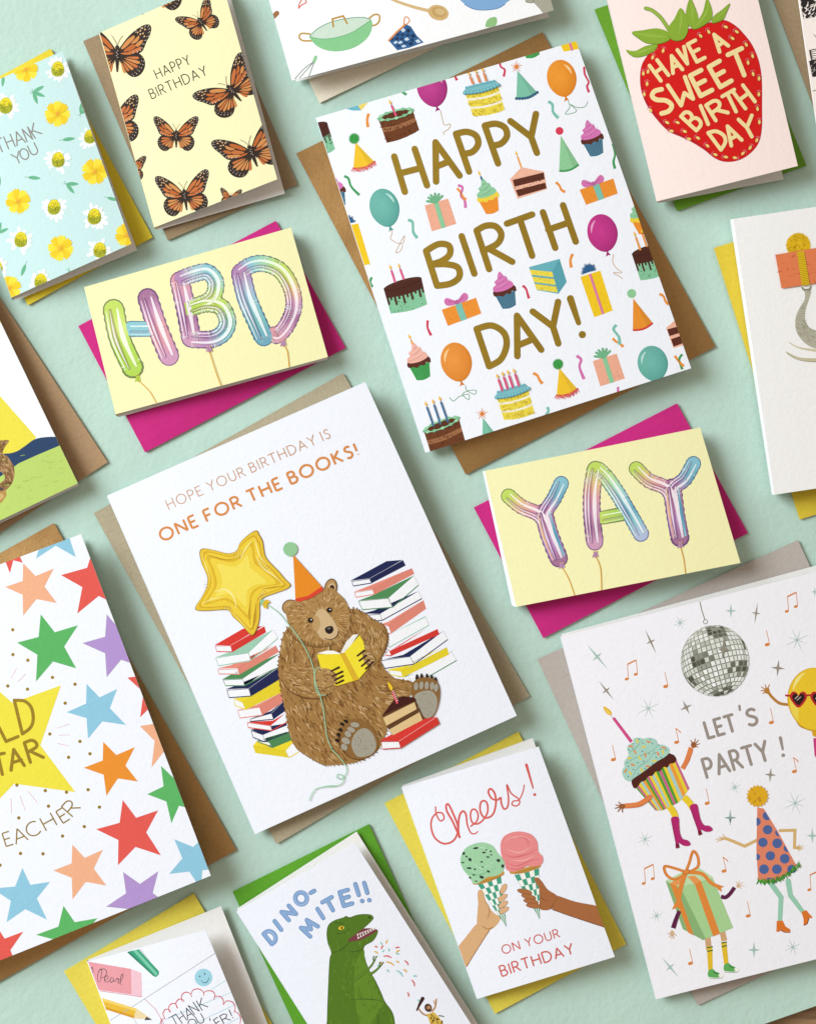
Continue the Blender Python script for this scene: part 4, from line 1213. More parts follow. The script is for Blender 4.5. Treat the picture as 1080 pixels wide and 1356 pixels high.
    q.poly(O2, 'a37a1c'); q.poly(sc(.982, O2), 'e3c035'); q.poly(sc(.90, O2), 'cf9f1e'); q.poly(sc(.87, O2), 'ebcb3a')
    inner = catmull([(455,200),(480,330),(560,400),(660,500),(520,530),(450,600),(440,760),(340,670),(250,620),(110,650),(180,520),(160,400),(130,300),(290,330),(380,290)], True, 5)
    q.poly(inner, 'dcb42a'); q.poly(sc(.88, inner), 'eccf42'); q.poly(sc(.66, inner), 'f1dc5c')
    for pts, c, w in (([(470,170),(500,290),(560,370)], 'f6eb9c', 9), ([(455,190),(400,260),(370,330)], 'f3e58a', 14), ([(480,300),(520,380),(600,440),(670,500)], 'f7ef b0'.replace(' ', ''), 9),
                      ([(90,280),(130,400),(160,480)], 'f3e58a', 8), ([(120,290),(250,330),(330,320)], 'b98c1e', 8), ([(180,560),(260,545),(320,600),(340,680)], 'f5ea9a', 14),
                      ([(90,650),(170,610),(250,600)], 'f5ea9a', 8), ([(480,640),(470,740),(455,830)], 'b98c1e', 16), ([(300,690),(370,770),(430,840)], 'f0dc6a', 8), ([(520,540),(600,530),(690,515)], 'b98c1e', 10), ([(440,620),(430,720),(440,800)], 'b98c1e', 9)):
        q.line(pts, w, c, smooth=True, taper=(.2, 1, .2), cap='butt')
    for (x, y, a) in ((515,320,60),(545,360,45),(325,290,0),(350,250,20),(135,490,90),(250,665,0),(490,600,-45),(505,570,-45)):
        for i in range(6):
            t = math.radians(a); dx, dy = math.cos(t)*i*9, math.sin(t)*i*9
            q.line([(x+dx, y+dy), (x+dx-math.sin(t)*34+r.uniform(-8, 8), y+dy+math.cos(t)*34)], 4, 'f9f3c8' if i % 2 else 'a37a1c', taper=(.3, 1, .2), cap='butt')
    q.blob([(510,620),(540,620),(535,650),(515,655)], '8fc7a0', 3); q.blob([(528,640),(555,615),(580,635),(560,650),(560,680),(535,672)], 'dbb52f', 3)
    p.done()
    p = Pen(C, 'printed_balloon_cord', base=520e-6, dz=6e-6)
    def W(o, *pts): return [(o[0]+x/5.4, o[1]+y/5.4) for x, y in pts]
    path = W(P2,(565,655),(640,710),(700,780),(780,880),(850,1000),(890,1110)) + W(P4,(905,240),(935,325),(960,420),(972,520),(985,620),(1020,710)) + W(P5,(10,760-0),(70,745)) 
    path = path[:-2] + W(P5,(50,715),(110,780),(155,850),(142,905),(105,928),(83,910),(100,893),(135,915),(125,955),(80,978),(0,980)) + W(P4,(1040,975),(930,990),(885,1025),(860,1082))
    p.line(path, 1.15, '9fd0a8', smooth=True)
    p.line(W(P4,(935,128),(908,145),(898,200),(905,280),(935,325),(978,325)), .95, '9fd0a8', smooth=True); p.done()
art_bear()

# ---------------------------------------------------------------- star card
def art_stars():
    C = stars
    def star(tips, c, o, k=.53, out=None):
        p = Pen(C, 'printed_star'); q = p.z(*o)
        cx = sum(t[0] for t in tips)/5; cy = sum(t[1] for t in tips)/5; P = []
        for i in range(5):
            a, b = tips[i], tips[(i+1) % 5]; mx, my = (a[0]+b[0])/2, (a[1]+b[1])/2
            ux, uy = cx-a[0], cy-a[1]; l = math.hypot(ux, uy)
            P.append((a[0]+(-uy)/l*2.5+ux/l*3, a[1]+ux/l*2.5+uy/l*3)); P.append((a[0]+uy/l*2.5+ux/l*3, a[1]-ux/l*2.5+uy/l*3)) if False else None
            P.append((cx+(mx-cx)*k, cy+(my-cy)*k))
        P = []
        for i in range(5):
            a, b = tips[i], tips[(i+1) % 5]; mx, my = (a[0]+b[0])/2, (a[1]+b[1])/2
            P.append(a); P.append((cx+(mx-cx)*k, cy+(my-cy)*k))
        if out: q.poly([(cx+(x-cx)*1.03, cy+(y-cy)*1.03) for x, y in P], out)
        q.poly(P, c); p.done()
    a = (0, 640, 3.989); b = (0, 960, 3.989)
    BL, GR, RD, PE, PU, OR = '8fc6de', '5cb464', 'e25a50', 'eeb08a', 'b293cf', 'e9912f'
    for t, c, o in [
      ([(122,422),(284,450),(300,633),(122,700),(27,548)], PE, a), ([(505,300),(680,400),(650,660),(408,688),(322,485)], RD, a),
      ([(215,692),(412,750),(402,978),(190,1048),(90,842)], GR, a), ([(457,1060),(618,1087),(665,1277),(465,1350),(352,1210)], BL, a),
      ([(672,1027),(790,900),(950,1000),(930,1200),(740,1237)], RD, a), ([(190,398),(130,220),(290,80),(450,200),(400,390)], BL, a),
      ([(52,475),(-60,380),(20,250),(130,280),(120,420)], RD, a), ([(738,1283),(850,1150),(1000,1250),(960,1450),(800,1502)], PE, a),
      ([(545,90),(712,118),(728,300),(562,375),(442,227)], OR, b), ([(648,397),(835,452),(850,690),(623,742),(507,552)], RD, b),
      ([(850,217),(1040,260),(1030,450),(905,520),(777,367)], GR, b), ([(920,605),(1110,560),(1150,760),(1060,870),(893,788)], BL, b),
      ([(382,633),(543,660),(562,850),(383,923),(282,770)], PE, b), ([(118,757),(264,830),(248,1030),(35,1043),(-40,865)], BL, b),
      ([(335,957),(515,1022),(500,1210),(260,1220),(190,1110)], GR, b), ([(123,1093),(95,1290),(-90,1330),(-140,1180),(-20,1060)], RD, b)]:
        star(t, c, o)
    star([(565,697),(770,760),(750,970),(565,1020),(440,845)], PU, a, out='a9a3b0')
    star([(652,782),(833,778),(900,960),(720,1090),(565,960)], PU, b, out='a9a3b0')
    star([(-60,640),(0,712),(-40,800),(-120,800),(-130,680)], PU, a)
    p = Pen(C, 'printed_star'); q = p.z(*a)
    q.poly([(-160,960),(65,1160),(322,1068),(213,1385),(398,1632),(75,1588),(-170,1840),(-260,1500),(-420,1350),(-200,1270)], 'ecdf45'); p.done()
    def gold(*st, w=17):
        p = Pen(C, 'gold_foil_lettering', base=60e-6, mat=FOIL); q = p.z(*b)
        for s in st: q.line(s if len(s) < 3 else catmull(s, False, 8), w, 'a07c22')
        p.done()
    gold([(-28,-30),(32,88)], [(32,88),(95,62)])
    gold([(75,-130),(118,48)], [(75,-130),(130,-125),(165,-90),(175,-30),(160,15),(118,48)])
    gold([(-25,160),(60,128)][:1]+[(22,150)], [(-12,155),(12,262)])
    gold([(72,130),(58,240)], [(72,130),(128,215)], [(66,200),(112,185)])
    gold([(128,95),(160,198)], [(128,95),(165,82),(190,95),(190,118),(145,145)], [(160,140),(228,172)])
    p = Pen(C, 'gold_foil_lettering', base=40e-6, mat=FOIL); q = p.z(*b)
    for ch, bl, br, h in (('T',(-42,665),(5,650),74),('E',(33,643),(70,631),72),('A',(85,632),(148,608),76),('C',(160,600),(212,572),74),('H',(245,560),(300,530),74),('E',(333,520),(368,498),72),('R',(384,486),(424,440),80)):
        glyph(q, ch, bl, br, h, 6.5, 'a07c22', cap='butt')
    p.done()
    for o, pts in ((a, ((67,774),(68,905),(147,935),(41,1071),(145,1088),(277,1026),(396,1062),(344,1162),(263,1325),(422,1364))),
                   (b, ((475,153),(362,172),(89,319),(239,348),(351,356),(465,343),(256,430),(525,435),(99,492),(445,538),(330,588),(108,680),(227,682),(0,742)))):
        for x, y in pts:
            p = Pen(C, 'gold_foil_dot', base=30e-6, mat=FOIL); p.z(*o).ell(x, y, 9, 9, 'a07c22', n=14); p.done()
    p = Pen(C, 'printed_ray'); q = p.z(*a)
    for s in ([(88,975),(60,1032)],[(135,1008),(92,1052)],[(365,1273),(303,1293)],[(308,1331),(372,1330)],[(303,1375),(363,1388)],[(58,1665),(60,1745)],[(105,1652),(133,1728)],[(148,1628),(198,1688)]):
        q.line(s, 4, 'e08a86', taper=(.5, 1, .4))
    p.done()
art_stars()

# ---------------------------------------------------------------- thank you teacher card
def art_teach():
    C = teach; T1 = (60,1156,5.4); T2 = (200,1156,5.4)
    p = Pen(C, 'printed_notebook_lines'); q = p.z(*T2)
    q.line([(-760,1345),(-120,950),(0,872),(460,575)], 4, 'a6a6b4', cap='butt')
    for a, b in (((430,835),(545,765)),((100,1052),(590,848)),((300,1085),(620,935)),((420,1150),(700,1000)),((-10,1120),(90,1060))): q.line([a, b], 3.5, '9cc9dc', cap='butt')
    q.line([(-45,905),(30,975),(80,1060),(150,1200)], 4, 'd78a94', cap='butt'); p.done()
    p = Pen(C, 'printed_eraser'); q = p.z(*T1)
    q.poly([(305,636),(612,688),(617,872),(380,838)], 'e79da5'); q.poly([(612,688),(686,718),(691,887),(617,872)], 'efc3cf'); q.line([(388,845),(617,878),(690,888)], 5, 'd98c98')
    for s in ([(325,690),(335,675),(342,700),(338,720)],
              [(392,780),(400,730),(405,695),(395,690),(380,710),(372,760),(385,785)],[(385,700),(420,688),(438,712),(425,745),(395,750)],
              [(425,770),(448,755),(445,738),(428,745),(425,775),(445,782),(465,765)],[(490,760),(475,750),(462,768),(472,785),(490,765),(490,780),(502,778)],
              [(502,778),(510,755),(515,762),(525,760),(520,790),(535,785)],[(535,785),(555,745),(552,725),(540,745),(535,790),(550,800)]):
        q.line(s, 5, '4d4550', smooth=True, taper=(.6, 1, .6))
    p.done()
    p = Pen(C, 'printed_marker'); q = p.z(*T1)
    q.poly([(585,570),(600,562),(668,548),(812,705),(812,728),(790,748),(770,738)], '3fa37f'); q.poly([(625,556),(650,552),(802,722),(792,738)], '7cc9ab'); q.poly([(588,570),(600,563),(782,738),(772,738)], '2f8465')
    q.line([(675,545),(748,632)], 4, 'b5b0b8', taper=(1, .3)); p.done()
    p = Pen(C, 'printed_pencil'); q = p.z(*T1)
    q.poly([(395,893),(652,972),(632,1042),(420,975)], 'e6b93a'); q.poly([(395,893),(652,972),(647,990),(400,915)], 'f0d06a'); q.poly([(412,955),(637,1025),(632,1042),(418,975)], 'd59a28')
    q.poly([(652,972),(765,1052),(632,1042),(640,1010)], 'ead6a8'); q.poly([(722,1030),(765,1052),(708,1056)], '4d4a50')
    q.line([(630,1042),(655,1085)], 3, 'b5b5c4', cap='butt'); p.done()
    p = Pen(C, 'printed_smiley'); q = p.z(*T2)
    q.ell(375, 750, 63, 63, '9ed3e2'); q.ell(348, 742, 5, 6, '33474f'); q.ell(383, 724, 5, 6, '33474f')
    q.line([(358,768),(372,785),(395,785),(410,765),(414,748)], 5, '33474f', smooth=True, taper=(.5, 1, .5)); p.done()
    p = Pen(C, 'printed_scalloped_frame'); q = p.z(*T2)
    for s in ([(98,1042),(85,1010),(100,980),(128,980),(140,1000)],[(132,998),(125,965),(145,938),(175,940),(190,970)],[(185,968),(178,930),(200,905),(228,910),(236,925)],
              [(222,922),(218,880),(245,855),(280,865),(290,890)],[(285,872),(300,840),(340,832),(372,852),(375,880)],[(375,860),(400,845),(440,850),(458,880),(445,908)],
              [(450,885),(490,885),(515,910),(515,945)],[(515,945),(540,918),(580,925),(600,960),(595,998)],[(595,990),(625,1010),(640,1040),(635,1080)],[(85,1110),(72,1080),(75,1050),(98,1045)]):
        q.line(s, 7, 'd0525a', smooth=True, taper=(.6, 1.1, .6))
    p.done()
    p = Pen(C, 'printed_lettering'); q = p.z(*T2)
    for ch, bl, br in (('T',(160,1110),(215,1080)),('H',(222,1078),(255,1055)),('A',(262,1050),(308,1028)),('N',(310,1015),(345,990)),('K',(365,985),(405,960))): glyph(q, ch, bl, br, 78, 6, '3f3b42')
    for ch, bl, br in (('O',(285,1120),(335,1090)),('U',(345,1085),(385,1062)),(',',(420,1045),(430,1040)),('E',(480,1105),(510,1085)),('R',(520,1080),(565,1055)),('!',(583,1038),(600,1030))): glyph(q, ch, bl, br, 62, 6, '3f3b42')
    p.done()
art_teach()

# ---------------------------------------------------------------- dinosaur card
def art_dino():
    C = dino; O = (330,1080,3.6); r = random.Random(3)
    def fat(p, s):
        p.line(s, 21, '6489ba'); 
    def fat2(p, s):
        p.line(s, 16.5, '85a8d4'); p.line(s, 3, 'b9cfe9', off=3.2, taper=(.3, 1, .3), cap='butt')
    def rows(items, name='printed_lettering'):
        p = Pen(C, name); q = p.z(*O); q1 = q
        class Rec:
            def __init__(s): s.l = []
            def line(s, pts, w, c, cap='round'): s.l.append(pts)
        rec = Rec()
        for ch, bl, br, h in items:
            if ch == 'line': rec.l.append(bl)
            else: glyph(rec, ch, bl, br, h, 1, '000000')
        for s in rec.l: fat(q, s)
        for s in rec.l: fat2(q, s)
        p.done()
    rows([('D',(107,614),(137,590),62),('I',(152,546),(160,540),52),('N',(188,500),(222,470),52),('O',(238,435),(285,407),58),('line',[(292,370),(309,360)],0,0)])
    rows([('M',(290,578),(326,530),60),('I',(352,490),(360,485),52),('line',[(348,415),(392,390)],0,0),('line',[(372,405),(398,453)],0,0),('E',(450,432),(490,420),68),
          ('line',[(505,328),(521,380)],0,0),('line',[(547,322),(562,370)],0,0),('line',[(537,408),(538,409)],0,0),('line',[(571,404),(572,405)],0,0)])
    p = Pen(C, 'printed_dinosaur', base=30e-6, dz=1.5e-6); q = p.z(*O)
    out = catmull([(375,1120),(372,980),(378,800),(384,690),(392,655),(376,610),(370,565),(378,525),(405,503),(445,490),(462,482),(478,488),(520,475),(572,474),(590,488),(578,506),(550,532),(508,570),(470,600),(520,592),(560,578),(606,548),(608,566),(588,598),(545,628),(552,690),(572,742),(600,790),(628,850),(645,890),(680,940),(693,1000),(700,1120)], True, 5)
    q.line(out, 4, '33501f', cap='butt'); q.poly(out, '52761d')
    belly = catmull([(545,640),(552,700),(580,760),(620,850),(640,900),(600,960),(560,1100),(520,1000),(500,800),(510,700)], True, 4); q.poly(belly, '628724')
    fur(q, out, 260, lambda x, y: 1.4, 26, 4, ['50741c', '5f8526', '577c1f', '668c2a'], r, .5)
    q.poly(catmull([(468,600),(505,568),(545,540),(600,542),(606,552),(560,580),(520,596)], True, 4), '7a3b44')
    for i in range(8):
        x, y = 512+i*12, 568-i*4.5; q.poly([(x,y),(x+9,y-6),(x+6,y+10)], 'f3ece4')
        if i < 7: q.poly([(x+4,y+22-i*2.2),(x+13,y+18-i*2.6),(x+5,y+6-i)], 'f3ece4')
    q.ell(438, 537, 17, 12, '3c5a1c', -15); q.ell(438, 537, 14, 9.5, 'e6c33a', -15); q.ell(440, 537, 4.5, 7, '20200f')
    q.ell(572, 487, 7, 4, '2c4218', 20)
    for s, w in (([(395,655),(440,640),(480,600)], 4), ([(470,650),(510,650),(545,632)], 4), ([(400,510),(440,515),(465,530)], 4), ([(415,565),(450,560),(480,540)], 3), ([(485,878),(540,876),(600,880),(650,892)], 4), ([(612,950),(614,1000),(620,1060)], 4)):
        q.line(s, w, '3a5a1e', smooth=True, taper=(.3, 1, .2))
    # arms
    for s in ([(500,785),(545,752),(580,718),(597,690)], [(575,758),(600,742),(625,718)]):
        q.line(s, 13, '3a5a1e', smooth=True, taper=(1, .6)); q.line(s, 10, '5f8829', smooth=True, taper=(1, .6))
    for s in ([(592,700),(590,680),(594,672)],[(597,694),(602,678),(608,672)],[(622,722),(620,706),(626,700)],[(626,718),(634,708),(638,700)]): q.line(s, 5, '4f7823', smooth=True)
    p.done()
    p = Pen(C, 'printed_confetti'); q = p.z(*O)
    cs = ['d9706a', 'e3b34b', '8fc9c9', 'e08f52']
    for x, y, c, a, L in ((604,628,0,20,16),(634,630,0,-60,22),(656,603,1,-70,20),(628,612,2,60,16),(604,655,1,30,22),(640,648,2,-50,14),(664,642,2,80,16),(706,632,0,-10,22),(708,650,1,-30,22),(706,662,2,10,18),(658,676,0,10,40),(670,708,1,25,42),(706,700,1,30,16),(748,704,0,50,30),(716,755,2,45,44),(742,742,1,40,22),(660,742,2,50,16),(790,768,2,0,18),(780,800,0,65,34),(756,855,0,75,22),(806,884,2,45,12),(626,708,3,60,20),(616,718,2,-30,12)):
        t = math.radians(a); dx, dy = math.cos(t)*L/2, math.sin(t)*L/2
        q.line([(x-dx, y-dy), (x+dy*.25, y-dx*.25), (x+dx, y+dy)], 8, cs[c], smooth=True, taper=(.6, 1, .6), cap='butt')
    p.done()
    p = Pen(C, 'printed_caveman'); q = p.z(*O); sk = 'b9885c'
    q.line([(845,955),(825,945),(808,925)], 8, sk, smooth=True); q.line([(870,935),(885,915),(890,880)], 8, sk, smooth=True)
    q.line([(798,930),(812,900),(826,874)], 14, '3c2015', taper=(.5, 1.3)); q.line([(884,900),(878,885)], 4, sk); q.line([(889,885),(893,874)], 4, sk)
    q.poly([(845,948),(880,938),(905,965),(935,1010),(945,1100),(880,1100),(868,1010)], 'd9b64a')
    for i in range(38): q.ell(r.uniform(858, 925), r.uniform(950, 1040), 3.6, 3, '4a341c', n=7)
    q.ell(852, 918, 17, 20, '4f3320', -20); q.ell(855, 918, 10, 11, 'bf9068'); q.ell(857, 930, 9, 8, '4f3320'); q.ell(852, 915, 1.8, 1.8, '1c120a', n=6); q.ell(860, 913, 1.8, 1.8, '1c120a', n=6); p.done()
art_dino()

# ---------------------------------------------------------------- ice cream card
def cone(p, a, b, t, n=6):
    g = '43a081'
    p.poly([a, b, t], 'f5f5ef'); p.line([b, t], 1.6, '8fb5a5', cap='butt'); p.line([a, t], 1.6, '8fb5a5', cap='butt')
    m = 9
    vs = [0, .13, .26, .39, .51, .63, .74, .85, 1.0]
    for j in range(len(vs)-1):
        v0, v1 = vs[j], vs[j+1]
        for i in range(5):
            if (i+j) % 2: continue
            u0, u1 = i/5, (i+1)/5
            def f(u, v): x = a[0]+(b[0]-a[0])*u; y = a[1]+(b[1]-a[1])*u; return (x+(t[0]-x)*v, y+(t[1]-y)*v)
            p.poly([f(u0, v0), f(u1, v0), f(u1, v1), f(u0, v1)], g)
def art_cheers():
    C = cheers; O = (510,990,3.375); r = random.Random(9); RD = 'd9605a'
    p = Pen(C, 'printed_lettering', dz=4e-6); q = p.z(*O)
    q.line([(224,266),(228,300),(245,328),(262,318),(255,295),(230,293),(208,320),(205,360),(222,405),(260,430),(300,420),(322,385),(322,345),(300,290),(283,256),(272,258),(275,285),(300,330),(320,375),(333,400)], 9, RD, smooth=True, taper=(.7, 1, 1))
    q.line([(330,402),(326,360),(330,310),(345,285),(360,300),(366,345),(382,382),(402,385),(412,376)], 9, RD, smooth=True, taper=(1, 1, .6))
    q.line([(382,352),(408,330),(414,300),(402,278),(386,280),(380,305),(388,335),(410,342),(436,325),(456,290),(455,252),(440,238),(425,250),(424,285),(440,312),(465,312),(485,290),(494,245),(488,205),(470,185),(460,200),(475,228),(500,235),(515,225),(518,250),(530,275),(546,265),(550,225),(543,168),(562,205),(592,228),(600,248),(585,262),(566,255),(572,240),(596,235),(614,200),(620,168)], 9, RD, smooth=True, taper=(.8, 1, .6))
    q.line([(630,78),(660,182)], 13, RD, taper=(1, .5)); q.ell(667, 211, 7, 7, RD); p.done()
    p = Pen(C, 'printed_lettering'); q = p.z(*O)
    text(q, 'ON YOUR', (527,925), (779,848), 38, 5.2, 'd2665e', gap=.3, space=.55, cap='butt'); p.done()
    p = Pen(C, 'printed_lettering'); q = p.z(*O)
    text(q, 'BIRTHDAY', (522,1024), (845,920), 47, 6.8, 'd2665e', gap=.3, cap='butt'); p.done()
    # left hand and cone
    p = Pen(C, 'printed_hand_with_cone'); q = p.z(*O); sk, sd = 'd9ac7c', 'a8703f'
    q.poly(catmull([(300,920),(330,884),(372,832),(410,788),(440,800),(468,815),(430,870),(390,935),(355,985)], True, 4), sk)
    q.blob([(410,790),(412,730),(420,660),(432,637),(440,660),(455,700),(475,730),(500,750),(518,748),(505,785),(470,815),(430,812)], sk)
    cone(q, (412,610), (516,578), (541,802))
    q.line([(465,765),(440,690),(460,690)], 3, sd, smooth=True, taper=(.2, 1, .2)) if False else q.line([(445,685),(462,710),(465,745),(455,770)], 3, sd, smooth=True, taper=(.2, 1, .2))
    q.blob([(412,650),(428,636),(438,650),(446,690),(462,730),(450,760),(420,720)], sk)
    for x, y, a in ((528,632,-62),(524,672,-35),(526,702,-35),(530,728,-32)):
        q.ell(x, y, 25, 12, sd, a); q.ell(x, y, 23.5, 10.5, 'dcb083', a)
    q.line([(435,800),(455,812),(480,805)], 3, sd, smooth=True); q.line([(362,980),(415,895),(466,815)], 3, sd, smooth=True)
    q.line([(400,603),(440,596),(480,582),(520,562)], 22, 'c89544', smooth=True)
    for i in range(9): q.line([(412+i*12,612-i*3.6),(420+i*12,600-i*3.6)], 3, '94621f', cap='butt')
    sc = [(340,480),(362,448),(400,430),(440,425),(480,440),(500,470),(525,500),(532,530),(520,560),(490,575),(455,580),(430,598),(405,610),(388,602),(372,575),(350,550),(336,515)]
    q.blob(sc, '9fd0a5'); q.line([(350,540),(400,570),(450,560),(500,535)], 5, '7fb88a', smooth=True, taper=(.2, 1, .2)); q.line([(370,500),(430,540),(500,500)], 4, 'b9e0bb', smooth=True, taper=(.2, 1, .2)); q.line([(400,445),(440,450),(480,480)], 5, 'b9e0bb', smooth=True, taper=(.2, 1, .2))
    for x, y, a, b, ro in ((405,450,10,5,-15),(350,475,5,8,20),(378,502,9,6,40),(440,470,6,5,0),(470,465,5,4,30),(458,490,6,4,0),(430,512,5,4,0),(505,505,7,8,20),(525,530,6,9,0),(375,540,10,5,10),(460,555,8,5,20),(430,580,9,7,30),(345,515,6,4,0),(400,545,5,4,0),(395,570,5,4,0),(405,598,5,3,0),(472,480,5,3,0),(362,488,5,3,40),(378,583,6,4,30),(435,535,5,3,0),(450,458,4,3,0)):
        q.poly([(x+1.35*a*math.cos(t)*r.uniform(.7, 1.2)*math.cos(math.radians(ro))-b*math.sin(t)*math.sin(math.radians(ro)), y+a*math.cos(t)*math.sin(math.radians(ro))+b*math.sin(t)*r.uniform(.7, 1.2)) for t in [k*math.pi/3 for k in range(6)]], '2c3a30')
    p.done()
    p = Pen(C, 'printed_hand_with_cone'); q = p.z(*O); sk, sd = 'a8693d', '6f3d1c'
    cone(q, (577,572), (686,541), (690,768))
    q.poly(catmull([(740,668),(765,662),(850,690),(960,712),(1000,740),(1000,808),(970,803),(850,760),(745,722)], True, 4), sk)
    q.blob([(665,590),(680,582),(700,600),(725,635),(765,662),(762,690),(742,722),(705,728),(688,715),(690,670),(686,630)], sk)
    q.line([(686,640),(695,670),(715,685),(730,682)], 3, sd, smooth=True, taper=(.2, 1, .2)); q.line([(740,720),(765,675)], 3, sd, taper=(1, .2)); q.line([(745,725),(850,762),(975,803)], 3, sd, smooth=True)
    for x, y, a in ((622,645,12),(640,668,14),(650,689,10),(662,708,6)):
        q.ell(x, y, 34, 12, sd, a); q.ell(x, y, 32, 10.5, 'ad6d40', a)
    q.line([(565,555),(620,550),(684,528)], 22, 'c89544', smooth=True)
    for i in range(9): q.line([(580+i*12,568-i*3.4),(588+i*12,556-i*3.4)], 3, '94621f', cap='butt')
    q.blob([(515,430),(530,398),(565,380),(605,376),(650,388),(678,420),(684,465),(704,490),(700,520),(670,532),(635,530),(600,548),(565,556),(540,545),(533,515),(518,480)], 'e88c8c')
    for s, c in (([(530,430),(560,405),(620,400),(660,420)], 'f0a5a2'),([(520,470),(570,490),(640,475),(680,450)], 'd86f75'),([(535,515),(590,530),(650,505),(695,500)], 'd86f75'),([(540,455),(600,470),(660,440)], 'f2adaa'),([(560,505),(620,505),(670,480)], 'f2adaa'),([(590,400),(630,410),(640,440)], 'd9757a'),([(540,535),(590,545),(640,520)], 'd9757a')):
        q.line(s, 6, c, smooth=True, taper=(.2, 1.2, .2))
    p.done()
art_cheers()
